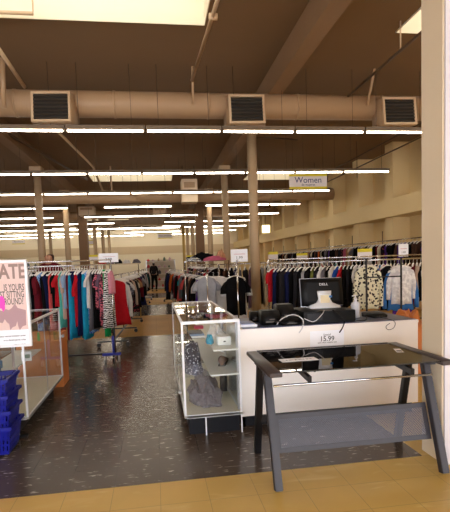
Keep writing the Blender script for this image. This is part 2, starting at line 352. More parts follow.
for x, y0, yb, lab in ((5.55, 12.3, 3.62, 'front'), (5.3, 15.0, 3.6, 'rear')):
    pipe('hanging_rod', [(x, y0, 4.6), (x, y0, yb)], .008, m_dpipe, 'thin %s rod hanging from the ceiling near the right wall' % lab, 'rod')
pipe('sprinkler_pipe', [(-.2, 21, 4.62), (-.2, 21, 3.62), (.35, 21, 3.62), (.35, 21, 4.62)], .03, m_pipe, 'u-shaped pale pipe hanging under the ceiling in the aisle')
def hbox(x, y, z, sx, sz, lab):
    t = thing('hanging_heater_box', (x, y, z), lab, 'heater'); MB().box(-sx/2, sx/2, -.3, .3, -sz/2, sz/2).build('casing', mat('pale_heater_paint', (232, 208, 176), .5), t, bevel=.01)
    MB().box(-sx/2+.08, sx/2-.08, -.31, -.302, sz*.12, sz*.36).build('vent_panel', m_duct, t)
    for s in (-1, 1): MB().tube([(s*(sx/2-.06), 0, sz/2), (s*(sx/2-.06), 0, ZC-z)], .012, 6).build('hanging_rod', m_dpipe, t)
hbox(1.2, 15.35, 3.77, .5, .72, 'tall tan box unit hanging from ceiling right of the middle skylight')
hbox(.33, 22, 3.87, .6, .37, 'small tan box unit hanging over the aisle')
hbox(-2.8, 21.3, 3.87, .66, .37, 'small tan box unit hanging in front of the brown square column')
# hanging signs
m_yelS = mat('yellow_sign_edge', (226, 206, 40), .5); m_signW = mat('sign_face', (232, 222, 218), .6)
def hsign(x, y, z, w_, h, lab, lines, rz=0):
    t = thing('hanging_sign', (x, y, z), lab, 'sign', rz=rz)
    MB().box(-w_/2, w_/2, -.01, .01, -h/2, h/2).build('sign_panel', m_signW, t)
    MB().box(-w_/2, w_/2, -.013, .013, h/2-.14*h, h/2+.002).build('yellow_band', m_yelS, t); MB().box(-w_/2, w_/2, -.013, .013, -h/2-.002, -h/2+.14*h).build('yellow_band', m_yelS, t)
    for s, sz, dz, mm in lines: text(s, sz, mm, t, facing(0, -.0115, dz))
    for s in (-1, 1): MB().tube([(s*w_*.4, 0, h/2), (s*w_*.4, 0, ZC-z)], .003, 5).build('hanging_wire', m_dpipe, t)
m_navy = mat('navy_ink', (40, 52, 110), .6)
p0, p1 = aty(289, 174.5, 10.9), aty(327, 188.5, 10.9)
hsign((p0.x+p1.x)/2, 10.9, (p0.z+p1.z)/2, p1.x-p0.x, p0.z-p1.z, 'white hanging Women sign with yellow top and bottom edges', [('Women', .2, .03, m_navy), ('de mujeres', .075, -.075, m_navy)])
p0, p1 = aty(157.5, 233, 30), aty(172.5, 238.3, 30)
hsign((p0.x+p1.x)/2, 30, (p0.z+p1.z)/2, p1.x-p0.x, p0.z-p1.z, 'small white sign with yellow edges hanging far down the aisle', [('Housewares', .16, 0, m_navy)])
p0, p1 = aty(12, 239.5, 28), aty(25, 244, 28)
hsign((p0.x+p1.x)/2, 28, (p0.z+p1.z)/2, p1.x-p0.x, p0.z-p1.z, 'small yellow-edged sign hanging at far left before the back wall', [('Furniture', .13, 0, m_navy)])
p0, p1 = aty(86, 240, 31), aty(97, 245, 31)
hsign((p0.x+p1.x)/2, 31, (p0.z+p1.z)/2, p1.x-p0.x, p0.z-p1.z, 'tiny yellow-edged sign far back between the left columns', [])
p0 = aty(266, 229, 24); t = thing('lit_wall_sign', p0, 'small glowing yellow-white sign high by the far right wall', 'sign')
MB().box(-.2, .2, -.04, .04, -.2, .2).build('sign_face', mat('lit_sign', (255, 240, 170), .5, emit=1.5), t); MB().box(-.22, .22, .04, .08, -.22, .22).build('sign_case', m_housing, t)
MB().tube([(0, .06, .22), (0, .06, ZC-p0.z)], .01, 6).build('hanging_rod', m_dpipe, t)

# ------------------------------------------------------------------ display cases
def showcase(name, x0, x1, y0, y1, zt, zb, label, side):
    t = thing(name, ((x0+x1)/2, (y0+y1)/2, 0), label, 'display case')
    w_, d = (x1-x0)/2, (y1-y0)/2; e = .018
    ki = MB().box(-w_+.04, w_-(.02 if side > 0 else .12), -d+.05, d-.05, 0, zb).build('kick_base', m_kick, t)
    MB().box(-w_, w_, -d, d, zb, zb+.018).build('deck', m_deck, t)
    fr = MB()
    for sx in (-1, 1):
        for sy in (-1, 1): fr.box(sx*w_-(e if sx > 0 else 0), sx*w_+(0 if sx > 0 else e), sy*d-(e if sy > 0 else 0), sy*d+(0 if sy > 0 else e), zb+.0, zt)
    for z0, z1 in ((zb-.005, zb+.024), (zt-.024, zt)):
        for s in (-1, 1):
            fr.box(-w_+e, w_-e, s*d-(e if s > 0 else 0), s*d+(0 if s > 0 else e), z0, z1)
            fr.box(s*w_-(e if s > 0 else 0), s*w_+(0 if s > 0 else e), -d+e, d-e, z0, z1)
    fr.build('frame', m_wht, t, bevel=.002)
    g = .003
    MB().box(-w_+e, w_-e, -d+.006, -d+.006+g, zb+.024, zt-.024).build('front_glass', m_glass, t)
    MB().box(-w_+e, w_-e, d-.01, d-.01+g, zb+.024, zt-.024).build('rear_glass', m_glass, t)
    for s in (-1, 1):
        if s == side: MB().box(s*w_-s*.012, s*w_-s*.009, -d+e, d-e, zb+.024, zt-.024).build('side_glass', m_glass, t)
        else:
            for a, b, q in ((-d+e, .03, .012), (-.03, d-e, .006)):
                dr = MB().box(s*w_-s*q, s*w_-s*(q-.003), a, b, zb+.024, zt-.024).build('sliding_glass_door', m_glass, t)
                MB().box(s*w_-s*q-.002, s*w_-s*(q-.003)+.002, b-.012, b, zb+.024, zt-.024).build('door_edge', m_sil, dr)
    MB().box(-w_+e, w_-e, -d+e, d-e, zt-.008, zt-.003).build('top_glass', m_glass, t)
    for s in (-1, 1):
        MB().box(s*w_*.62-.006, s*w_*.62+.006, -d-.002, -d+.01, 0.0, zb).build('leveller', m_sil, t) if name == 'x' else None
    return t
rc = showcase('display_case', .19, .69, 3.895, 5.95, .985, .16, 'glass display case with white frame standing left of the sales counter', 1)
MB().box(.02, .245, -1.0, 1.0, .715, .728).build('upper_shelf', m_shelf, rc); MB().box(-.01, .245, -1.0, 1.0, .50, .513).build('lower_shelf', m_shelf, rc)
MB().box(-.24, -.012, -1.0, 1.0, .503, .509).build('glass_shelf', m_glass, rc)
for y in (-.95, 0, .95):
    MB().box(.222, .24, y-.01, y+.01, .18, .96).build('shelf_upright', m_sil, rc)
MB().tube([(-.27, -.72, .3), (-.27, -.66, .3)], .012, 8).build('handle', m_sil, rc)
MB().box(-.075, -.065, -1.03, -1.02, 0, .16).build('leveller_strip', m_wht, rc); MB().box(.235, .245, -1.03, -1.02, 0, .16).build('leveller_strip', m_wht, rc)
lc = showcase('display_case', -1.72, -1.163, 4.26, 5.86, .985, .15, 'glass display case at left beside the blue baskets and poster', -1)
MB().box(-.24, .05, -.76, .76, .50, .513).build('shelf', m_shelf, lc)
MB().box(.27, .285, -.1, .1, .168, .18).build('door_handle', m_wht, lc)

from mathutils import noise as mn
def heap(name, loc, sx, sy, h, m, label, cat, seed, n=56, rough=.3):
    K = 22; v = []; f = []; off = Vector((seed*3.7, seed*1.3, seed*.7))
    for i in range(K):
        t = i/(K-1); a0 = t*math.pi/2; rr = math.cos(a0)**.6 if i < K-1 else 0.0; z = h*math.sin(a0)
        for k in range(n):
            a = 2*math.pi*k/n; u = Vector((math.cos(a)*rr, math.sin(a)*rr, t))
            q = mn.noise(u*1.8+off)*.9+mn.noise(u*4.5+off)*.55+mn.noise(u*10+off)*.28
            rad = 1+rough*1.3*q*(1 if i else .6)
            v.append((sx*rr*rad*math.cos(a), sy*rr*rad*math.sin(a), max(0, z*(1+.9*rough*mn.noise(u*2.6+off+Vector((5, 5, 5)))*2)+(.10*h*mn.noise(u*8+off) if 0 < i else 0)) if i else 0))
    for i in range(K-1): f += [(i*n+k, i*n+(k+1) % n, (i+1)*n+(k+1) % n, (i+1)*n+k) for k in range(n)]
    b = MB(); b.add(v, f, True); b.f += [tuple(reversed(range(n)))]; b.sm += [False]
    return tag(b.build(name, m, loc=loc), label, cat)
m_spk = ramp_mat('navy_speckled_cloth', (205, 208, 222), (32, 36, 62), 'voronoi', 42, .22, .34)
m_spk2 = ramp_mat('grey_speckled_cloth', (190, 192, 205), (92, 94, 112), 'voronoi', 45, .25, .4)
m_lace = mat('grey_lace_cloth', (122, 112, 118), .9, noise=.6, nscale=40, bump=1, bscale=60)
heap('folded_cloth', (.30, 4.15, .512), .085, .2, .09, m_spk2, 'grey speckled cloth under the navy one on the glass shelf of the right case', 'cloth', 3, rough=.12)
heap('folded_cloth', (.295, 4.17, .60), .075, .19, .16, m_spk, 'navy cloth with white specks heaped on the glass shelf of the right case', 'cloth', 4, rough=.12)
heap('lace_garment', (.42, 4.4, .178), .15, .3, .2, m_lace, 'crumpled grey lace garment on the deck of the right display case', 'garment', 5)
t = thing('drawer_box', (.585, 4.2, .728), 'small white drawer box on the upper shelf of the right case', 'box')
MB().box(-.06, .06, -.08, .08, 0, .075).build('body', m_wht, t, bevel=.004); MB().box(-.05, .05, -.086, -.08, .008, .065).build('drawer', m_shelf, t); MB().box(-.01, .01, -.092, -.086, .03, .04).build('knob', m_blk, t)
m_aqua = mat('aqua_plastic', (70, 178, 212), .4)
heap('aqua_pouch', (.47, 4.28, .728), .035, .08, .07, m_aqua, 'crumpled aqua pouch on the upper shelf beside the white drawer box', 'pouch', 8)
for i, (c, nm) in enumerate((((238, 238, 240), 'white'), ((120, 150, 190), 'pale blue'), ((60, 66, 84), 'dark'))):
    tag(MB().box(-.07, .07, -.1, .1, 0, .014).build('booklet', mat('booklet_'+nm.replace(' ', '_'), c, .5), loc=(.40-.012*i, 4.72+.03*i, .728+.0145*i)), '%s booklet in the small stack on the upper shelf of the right case' % nm, 'booklet', 'booklets in the display case')
heap('tissue_paper', (.58, 4.75, .728), .07, .2, .09, m_paper, 'crumpled white paper behind the drawer box on the upper shelf', 'paper', 61)
bx = tag(MB().box(-.05, .05, -.06, .06, 0, .03).build('pink_packet', mat('pink_card', (200, 60, 100), .5), loc=(.46, 5.3, .728)), 'small pink packet far back on the upper shelf of the right case', 'packet')
def shoe(loc, rz, mc, label):
    t = thing('shoe', loc, label, 'shoe', rz=rz)
    rr = []
    for x, w_, z0, z1 in ((-.13, .02, .0, .07), (-.11, .035, 0, .085), (-.05, .037, 0, .07), (.02, .042, 0, .045), (.08, .045, 0, .035), (.12, .03, 0, .028), (.135, .01, .0, .015)):
        rr.append([(x, w_*math.cos(a), .012+z0+(z1-z0)*(.5+.5*math.sin(a))) for a in [2*math.pi*k/12 for k in range(12)]])
    MB().ring_loft(rr).build('upper', mc, t); MB().box(-.125, .125, -.035, .035, 0, .012).build('sole', m_blk, t, bevel=.004)
shoe((.60, 4.35, .513), 1.3, mat('brown_leather', (84, 50, 38), .4), 'brown shoe on the lower shelf of the right display case')
t = thing('black_case', (.63, 4.62, .178), 'tall black holder standing on the deck of the right display case', 'holder'); MB().box(-.03, .03, -.05, .05, 0, .19).build('body', m_blk, t, bevel=.004); MB().box(-.025, .025, -.045, .045, .19, .2).build('rim', m_blkm, t)
# left case contents
m_bgl = mat('blue_glassware', (120, 150, 190), .1, alpha=.7)
for i, (x, y) in enumerate(((-1.62, 4.55), (-1.52, 4.62), (-1.56, 4.8))):
    b = MB().lathe([(.035, 0), (.04, .01), (.042, .07), (.036, .075), (.034, .012)], 0, 0, 16).build('glass_cup', m_bgl, loc=(x, y, .513)); tag(b, '%s pale blue cup on the shelf of the left display case' % ORD[i], 'cup', 'cups in the left display case')
t = thing('tag_card', (-1.37, 5.1, .513), 'small printed card standing on the shelf end in the left case', 'card'); MB().box(-.05, .05, -.006, .0, 0, .1).build('card', m_paper, t); MB().box(-.035, .035, -.0075, -.006, .03, .07).build('print', mat('green_grey_print', (130, 150, 130), .6), t)
t = thing('green_tag', (-1.25, 5.15, .80), 'small green price tag dangling inside the left display case', 'tag'); MB().box(-.012, .012, -.002, .002, -.09, 0).build('tag', mat('green_card', (40, 170, 80), .5), t); MB().tube([(0, 0, 0), (0, 0, .17)], .0015, 5).build('string', m_paper, t)
# orange wooden box behind
t = thing('wooden_crate', (-1.45, 6.15, 0), 'orange wooden box standing behind the left display case', 'box')
MB().box(-.26, .26, -.2, -.18, 0, .66).build('front_board', m_orange, t); MB().box(.24, .262, -.178, .2, 0, .66).build('side_board', m_orange, t); MB().box(-.262, -.24, -.178, .2, 0, .66).build('side_board', m_orange, t); MB().box(-.238, .238, .18, .2, 0, .66).build('back_board', m_orange, t); MB().box(-.238, .238, -.178, .178, .0, .02).build('bottom', m_orange, t)
MB().box(.262, .285, -.14, -.08, .61, .64).build('hinge', m_sil, t)

# ------------------------------------------------------------------ baskets
def basket():
    t = thing('shopping_basket', (0, 0, 0), '', 'shopping basket', 'blue shopping baskets stacked at the left')
    wt, wb, dt, db, h = .22, .19, .165, .14, .22
    b = MB()
    def face(p0, p1, q0, q1, nx, rowsz):
        # grid with real slots left open: p bottom pts, q top pts
        P0, P1, Q0, Q1 = map(Vector, (p0, p1, q0, q1))
        def at(u, v): return (P0.lerp(P1, u)).lerp(Q0.lerp(Q1, u), v)
        us = [0]; 
        for k in range(nx): us += [(k+.3)/nx, (k+.7)/nx]
        us += [1]; vs = [0]
        for a in rowsz: vs += list(a)
        vs += [1]
        base = len(b.v)
        for v in vs:
            for u in us: b.v.append(tuple(at(u, v)))
        W = len(us)
        for j in range(len(vs)-1):
            for i in range(W-1):
                if i % 2 == 1 and j % 2 == 1: continue
                b.f.append((base+j*W+i, base+j*W+i+1, base+(j+1)*W+i+1, base+(j+1)*W+i)); b.sm.append(False)
    rz = [(.12, .3), (.38, .56), (.64, .84)]
    face((-wb, -db, 0), (wb, -db, 0), (-wt, -dt, h), (wt, -dt, h), 14, rz); face((wb, -db, 0), (wb, db, 0), (wt, -dt, h), (wt, dt, h), 9, rz)
    face((wb, db, 0), (-wb, db, 0), (wt, dt, h), (-wt, dt, h), 14, rz); face((-wb, db, 0), (-wb, -db, 0), (-wt, dt, h), (-wt, -dt, h), 9, rz)
    b.add([(-wb, -db, 0), (wb, -db, 0), (wb, db, 0), (-wb, db, 0)], [(0, 1, 2, 3)])
    o = b.build('basket_body', m_bask, t); md = o.modifiers.new('s', 'SOLIDIFY'); md.thickness = .005
    e = .016; r = MB()
    for s in (-1, 1):
        r.box(-wt-e, wt+e, s*dt-(0 if s > 0 else e), s*dt+(e if s > 0 else 0), h-.022, h+.004); r.box(s*wt-(0 if s > 0 else e), s*wt+(e if s > 0 else 0), -dt, dt, h-.022, h+.004)
    r.build('rim', m_bask, t, bevel=.003)
    hd = MB()
    for s in (-1, 1): hd.tube([(-wt+.01, s*.03, h+.004), (-wt*.9, s*(dt-.02), h+.007), (wt*.9, s*(dt-.02), h+.007), (wt-.01, s*.03, h+.004)], .005, 8)
    hd.build('carry_handle', m_bask, t)
    return t
bk0 = basket()
for i in range(4):
    o = bk0 if i == 0 else copy_tree(bk0)
    o.location = (-1.40, 3.96-.01*i, .02+.128*i); o.rotation_euler = (0, 0, math.radians((0, 1, -1, .5)[i]))
    o['label'] = ['blue plastic shopping basket, lowest of the stack by the left case', 'blue plastic shopping basket, second lowest in the stack', 'blue plastic shopping basket, just under the topmost of the stack', 'empty blue plastic shopping basket on top of the stack'][i]
t = thing('basket_dolly', (-1.41, 3.965, 0), 'low base with small castors under the blue basket stack', 'dolly'); MB().box(-.18, .2, -.13, .15, .008, .0195).build('platform', m_blk, t)
for sx in (-1, 1):
    for sy in (-1, 1): MB().tube([(sx*.17-.01, sy*.12, .012), (sx*.17+.01, sy*.12, .012)], .012, 10).build('castor', m_sil, t)

# ------------------------------------------------------------------ donation poster
SY = 4.235
m_post = mat('poster_pink', (228, 196, 188), .5); m_mauve = mat('poster_mauve', (176, 138, 142), .5); m_taupe = mat('poster_taupe', (150, 122, 112), .5); m_pgrey = mat('poster_grey_text', (92, 78, 74), .5)
q = lambda x, y: aty(x, y, SY)
TR, BR = q(28.5, 259.5), q(29.5, 346); wS = .58; hS = TR.z-BR.z; cx, cz = (TR.x+BR.x)/2-wS/2+.005, (TR.z+BR.z)/2
t = thing('poster_stand', (cx, SY, 0), 'pink donation poster in a silver frame on a stand at far left', 'poster stand')
loc = lambda x, y: (q(x, y).x-cx, q(x, y).z)
MB().box(-wS/2+.02, wS/2-.02, -.005, .012, cz-hS/2+.02, cz+hS/2-.02).build('poster', m_paper, t)
MB().box(-wS/2+.022, wS/2-.022, -.0056, -.005, loc(10, 330)[1], cz+hS/2-.022).build('printed_background', m_post, t)
f = MB(); a, b2, z0, z1 = -wS/2, wS/2, cz-hS/2, cz+hS/2
f.box(a, b2, -.014, .016, z1-.022, z1).box(a, b2, -.014, .016, z0, z0+.022).box(a, a+.022, -.014, .016, z0+.022, z1-.022).box(b2-.022, b2, -.014, .016, z0+.022, z1-.022)
f.build('frame', m_wht, t, bevel=.003)
sky = [(-24, 322), (-24, 312), (-18, 314), (-13, 308), (-8, 312), (-3, 309), (2, 311), (6, 309), (9, 310), (12, 308), (15, 303.5), (18, 308), (22, 309), (26, 310), (26.4, 325), (23, 326), (20, 330), (18.5, 326), (17.5, 321), (16, 326), (13, 327), (10.5, 330), (9.5, 324), (7, 322), (5, 319), (3, 323), (-2, 322), (-8, 328), (-12, 320), (-18, 326)]
pts = [loc(*p) for p in sky]; n = len(pts)
mb = MB(); mb.add([(x, -.0075, z) for x, z in pts]+[(x, -.0056, z) for x, z in pts], [tuple(range(n)), tuple(reversed(range(n, 2*n)))]+[(i, n+i, n+(i+1) % n, (i+1) % n) for i in range(n)]); mb.build('skyline_print', m_mauve, t)
x0, z0 = loc(-30, 300)
ps = [loc(-8, 297), loc(3, 296), loc(5, 300), loc(5.3, 309), loc(3.5, 312), loc(2, 308.5), loc(-8, 308)]
mb = MB(); k = len(ps); mb.add([(x, -.0095, z) for x, z in ps]+[(x, -.0076, z) for x, z in ps], [tuple(range(k)), tuple(reversed(range(k, 2*k)))]+[(i, k+i, k+(i+1) % k, (i+1) % k) for i in range(k)]); mb.build('pink_chair_print', mat('hot_pink_print', (244, 60, 190), .5), t)
def ptext(s, xr, y, hpx, m, sx, bold=.01):
    X, Z = loc(xr, y); text(s, hpx*SY/FPX/.7, m, t, facing(X, -.0062, Z-.01), ax='RIGHT', sx=sx, bold=bold)
ptext('DONATE', 25.6, 270.5, 13.2, m_taupe, .72, .03); ptext('IS YOURS', 24.3, 286, 6.2, m_pgrey, .5, .012); ptext('JUST SITTING', 24.3, 293, 6.2, m_pgrey, .49, .012); ptext('AROUND?', 23.6, 300, 6.2, m_pgrey, .49, .012)
ptext('for your nearest donation center', 26, 334, 1.7, m_pgrey, .8); ptext('or to donate goods today', 26, 338, 1.7, m_pgrey, .8); ptext('visit our web site', 26, 342.5, 1.2, m_pgrey, .9)
for x in (-.165, .12): MB().tube([(x-.0, .012, 0.02), (x, .012, cz-hS/2+.01)], .011, 10).build('pole', m_sil, t)
MB().box(-.2, .2, -.02, .03, 0, .02).build('foot', m_blkm, t)

# ------------------------------------------------------------------ counter
t = thing('sales_counter', (1.54, 4.4, 0), 'long white sales counter with black kick board and blue-grey top', 'counter')
MB().box(-.84, .84, -.4, -.38, .1, .852).build('front_panel', m_cnt, t); MB().box(-.84, -.82, -.379, .4, .1, .852).build('end_panel', m_cnt, t); MB().box(.82, .84, -.379, .4, .1, .852).build('end_panel', m_cnt, t)
MB().box(-.8, .8, -.36, .36, 0, .1).build('kick_board', m_kick, t); MB().box(-.845, .845, -.405, .405, .852, .878).build('top_edge', m_cnt, t, bevel=.002); MB().box(-.8, .835, -.385, .395, .878, .882).build('top_surface', m_ctop, t)
MB().box(-.819, .819, -.37, .38, .4, .42).build('inner_shelf', m_shelf, t)
ZT = .882
# price notice on the counter front
Yc = 3.997
p0, p1 = aty(310, 331, Yc), aty(344, 344.5, Yc)
cx, cz, pw, ph = (p0.x+p1.x)/2, (p0.z+p1.z)/2-.005, (p1.x-p0.x), (p0.z-p1.z)
t = thing('price_notice', (cx, Yc, cz), 'white paper price notice taped to the counter front', 'notice')
MB().box(-pw/2, pw/2, -.001, .001, -ph/2, ph/2).build('paper', m_paper, t)
text('Special', .026, m_ink, t, facing(0, -.0012, .034)); text('15.99', .062, m_ink, t, facing(0, -.0012, -.004), bold=.01); text('each while supplies last', .019, m_ink, t, facing(0, -.0012, -.036))
# monitor seen from the back
t = thing('computer_monitor', (1.615, 4.42, ZT+.11), 'black computer monitor seen from behind on the counter, white stand', 'monitor')
p0, p1, p2, p3 = [aty(x, y, 4.4)-t.location for x, y in ((302, 279), (341.5, 278), (341, 305), (303, 308))]
tl = Matrix.Rotation(math.radians(-8), 4, 'X')
hw = .212; z0, z1 = .015, .285
mb = MB(); mb.ring_loft([[(-hw, .0, z0), (hw, .0, z0), (hw, 0, z1), (-hw, 0, z1)], [(-hw, -.025, z0), (hw, -.025, z0), (hw, -.025, z1), (-hw, -.025, z1)], [(-hw*.75, -.05, z0+.05), (hw*.75, -.05, z0+.05), (hw*.75, -.05, z1-.04), (-hw*.75, -.05, z1-.04)]])
o = mb.build('back_shell', m_blk, t, bevel=.004); o.matrix_local = tl
o = MB().box(-hw-.004, hw+.004, .0, .012, z0-.004, z1+.006).build('bezel', m_sil, t, bevel=.002); o.matrix_local = tl
o = MB().box(-hw+.012, hw-.012, .012, .014, z0+.012, z1-.012).build('screen', m_blkm, t); o.matrix_local = tl
text('DELL', .034, m_wht, t, tl @ facing(.01, -.0515, z1-.035-.01) if 0 else tl @ facing(.01, -.0512, .222), sx=1.2)
rr = []
for z, w_, y0, y1 in ((0, .15, -.11, .06), (.02, .145, -.1, .03), (.05, .075, -.08, -.03), (.085, .056, -.07, -.04), (.13, .066, -.066, -.05), (.165, .07, -.064, -.052)):
    rr.append([(-w_, y0, z), (w_, y0, z), (w_, y1, z), (-w_, y1, z)])
st = MB().ring_loft(rr).build('stand', m_wht, t)
MB().box(-.045, .045, -.083, -.078, .05, .125).build('cream_label', mat('cream_paper', (238, 220, 180), .6), t)
MB().box(.04, .07, -.084, -.079, .10, .12).build('blue_sticker', mat('blue_sticker', (50, 120, 190), .5), t)
t = thing('desktop_computer', (1.57, 4.3, ZT), 'flat black desktop computer lying under the monitor', 'computer')
MB().box(-.255, .24, -.22, .22, .004, .11).build('casing', m_blk, t, bevel=.004); MB().box(-.22, -.08, -.223, -.22, .03, .09).build('port_panel', m_blkm, t)
for s in (-.2, .2): MB().box(s-.02, s+.02, -.15, .15, 0, .004).build('rubber_foot', m_blkm, t)
# black electronics at left of counter
def device(name, x, y, z, sx, sy, sz, label, cat, extra='slot', rz=0):
    t = thing(name, (x, y, z), label, cat, rz=rz)
    MB().ring_loft([[(-sx, -sy, 0), (sx, -sy, 0), (sx, sy, 0), (-sx, sy, 0)], [(-sx, -sy, sz*.55), (sx, -sy, sz*.55), (sx, sy, sz*.9), (-sx, sy, sz*.9)], [(-sx*.9, -sy*.5, sz), (sx*.9, -sy*.5, sz), (sx*.9, sy*.9, sz), (-sx*.9, sy*.9, sz)]]).build('body', m_blk, t, bevel=.004)
    MB().box(-sx*.7, sx*.7, -sy-.003, -sy, sz*.2, sz*.3).build(extra, m_grill, t)
    MB().box(-sx*.3, sx*.3, -sy-.003, -sy, sz*.38, sz*.46).build('badge', m_grill, t)
    return t
device('receipt_printer', 1.03, 4.22, ZT, .085, .1, .13, 'black receipt printer at the left end of the counter electronics', 'printer')
device('label_printer', 1.20, 4.33, ZT, .08, .1, .17, 'taller black label printer behind the tangled cables', 'printer')
device('card_terminal', 1.19, 4.12, ZT, .09, .07, .07, 'low black terminal in front of the taller label printer', 'terminal', 'keypad')
device('scanner_base', .94, 4.45, ZT, .05, .06, .1, 'small black scanner base by the round column', 'scanner')
device('card_reader', 2.12, 4.34, ZT, .08, .1, .04, 'flat black card reader lying on the right of the counter', 'card reader', 'slot', .2)
t = thing('pump_bottle', (1.935, 4.36, ZT), 'white pump bottle standing right of the monitor', 'bottle')
MB().lathe([(.036, 0), (.045, .006), (.046, .12), (.038, .145), (.013, .158), (.013, .17)], 0, 0, 20).build('bottle', mat('milky_plastic', (226, 226, 232), .25), t); MB().lathe([(.016, .17), (.016, .19), (.005, .193), (.005, .215)], 0, 0, 14).build('cap', m_wht, t); MB().tube([(.008, 0, .217), (-.035, 0, .212)], .006, 8).build('nozzle', m_wht, t)
t = thing('paper_roll', (1.86, 4.52, ZT), 'short white roll beside the pump bottle', 'roll'); MB().lathe([(.03, 0), (.03, .08), (.012, .08), (.012, .01)], 0, 0, 18).build('roll', m_paper, t)
t = thing('white_tray', (.82, 4.25, ZT), 'white tray with papers at the left end of the counter', 'tray'); MB().box(-.09, .07, -.14, .14, 0, .018).build('tray', m_wht, t, bevel=.004); MB().box(-.07, .05, -.11, .1, .018, .024).build('papers', mat('blue_tint_paper', (150, 165, 205), .6), t)
t = thing('standing_card', (1.8, 4.62, ZT), 'white card leaning upright behind the monitor', 'card'); MB().box(-.035, .035, -.004, .004, 0, .2).build('card', m_paper, t); MB().box(-.035, .035, .004, .05, 0, .004).build('foot', m_paper, t)
def cable(pts, r, m, label):
    P = [Vector(p) for p in pts]; out = []
    for i in range(len(P)-1):
        a, b, c, d = P[max(i-1, 0)], P[i], P[i+1], P[min(i+2, len(P)-1)]
        for k in range(6):
            s = k/6; out.append(.5*((2*b)+(c-a)*s+(2*a-5*b+4*c-d)*s*s+(3*b-a-3*c+d)*s**3))
    out.append(P[-1]); return tag(MB().tube(out, r, 7).build('cable', m, loc=(0, 0, 0)), label, 'cable')
m_wcab = mat('white_cable', (205, 200, 200), .4)
cable([(1.06, 4.08, ZT+.01), (1.10, 4.03, ZT+.07), (1.2, 4.02, ZT+.1), (1.28, 4.01, ZT+.055), (1.27, 3.985, ZT-.01), (1.235, 3.98, ZT-.06)], .005, m_wcab, 'pale tangled cable looping over the counter edge at left')
cable([(1.0, 4.06, ZT+.01), (1.05, 4.03, ZT+.05), (1.12, 4.02, ZT+.02), (1.18, 4.02, ZT+.05), (1.27, 4.04, ZT+.008)], .005, m_blk, 'black cable curling in front of the receipt printer')
device('card_swiper', 1.29, 4.3, ZT, .03, .07, .08, 'narrow black card swiper against the desktop computer', 'card swiper')
cable([(1.3, 4.03, ZT+.06), (1.38, 4.0, ZT+.03), (1.47, 4.03, ZT+.09), (1.5, 4.06, ZT+.12)], .004, m_wcab, 'pale cable running across the front of the desktop computer')
cable([(1.58, 4.06, ZT+.12), (1.62, 4.02, ZT+.08), (1.66, 3.99, ZT+.02), (1.64, 3.985, ZT-.04), (1.61, 3.983, ZT-.08)], .005, m_blk, 'black cable hanging over the counter edge below the monitor')
cable([(2.02, 4.3, ZT+.01), (1.93, 4.12, ZT+.005), (1.86, 4.08, ZT+.005), (1.8, 4.2, ZT+.006)], .004, m_blk, 'thin black cable lying beside the pump bottle')
cable([(2.1, 4.2, ZT+.01), (2.13, 4.0, ZT+.002), (2.15, 3.988, ZT-.03), (2.13, 3.988, ZT-.07), (2.08, 3.988, ZT-.08), (2.06, 3.988, ZT-.05), (2.10, 3.988, ZT-.02)], .0025, m_blk, 'thin black wire curled in a loop on the right of the counter front')
heap('orange_bag', (3.1, 5.5, 0), .3, .3, .75, m_orange, 'orange bag slumped behind the right end of the counter', 'bag', 12, rough=.1)

# ------------------------------------------------------------------ drafting desk
m_dm = mat('dark_grey_metal', (50, 46, 51), .4, 0, spec=.35); m_dm2 = mat('brown_grey_metal', (66, 56, 53), .35, 0, spec=.4)
t = thing('drafting_desk', (1.29, 3.15, 0), 'black metal drafting desk with smoked glass top and perforated panel', 'desk')
for sx in (-1, 1):
    x = sx*.575
    MB().bar((x, -.335, .0), (x, -.09, .74), .05, .055, up=(0, 1, 0)).build('leg', m_dm, t, bevel=.004)
    MB().bar((x, .29, .0), (x, .10, .74), .05, .045, up=(0, 1, 0)).build('leg', m_blkm, t, bevel=.004)
    MB().ring_loft([[(x-sx*.035, -.37, .745), (x+sx*.045, -.37, .745), (x+sx*.045, -.37, .775), (x-sx*.035, -.37, .775)], [(x-sx*.035, .38, .745), (x+sx*.045, .38, .745), (x+sx*.045, .38, .775), (x-sx*.035, .38, .775)]]).build('side_rail', m_dm2, t, bevel=.003)
    MB().bar((x, -.2, .74), (x, .2, .74), .045, .05).build('leg_bracket', m_dm, t)
MB().box(-.54, .54, -.35, .365, .765, .773).build('glass_top', m_smoke, t)
MB().box(-.54, .54, .366, .378, .75, .778).build('back_rail', m_dm2, t)
for x in (-.32, -.02): MB().box(x-.006, x+.006, -.34, .345, .757, .7645).build('support_strip', m_blkm, t)
MB().box(-.32, .36, -.1, .2, .70, .712).build('pull_out_tray', m_blkm, t)
for x in (-.34, .37): MB().bar((x, .25, .735), (x, -.3, .70), .025, .04).build('slide_rail', m_blkm, t, bevel=.002)
MB().tube([(-.56, -.215, .65), (.56, -.215, .65)], .008, 10).build('cross_rod', m_chr, t); MB().tube([(-.56, .1, .69), (.56, .1, .69)], .008, 10).build('cross_rod', m_chr, t)
MB().bar((-.56, .2, .30), (.56, .2, .30), .02, .05).build('rear_brace', m_blkm, t)
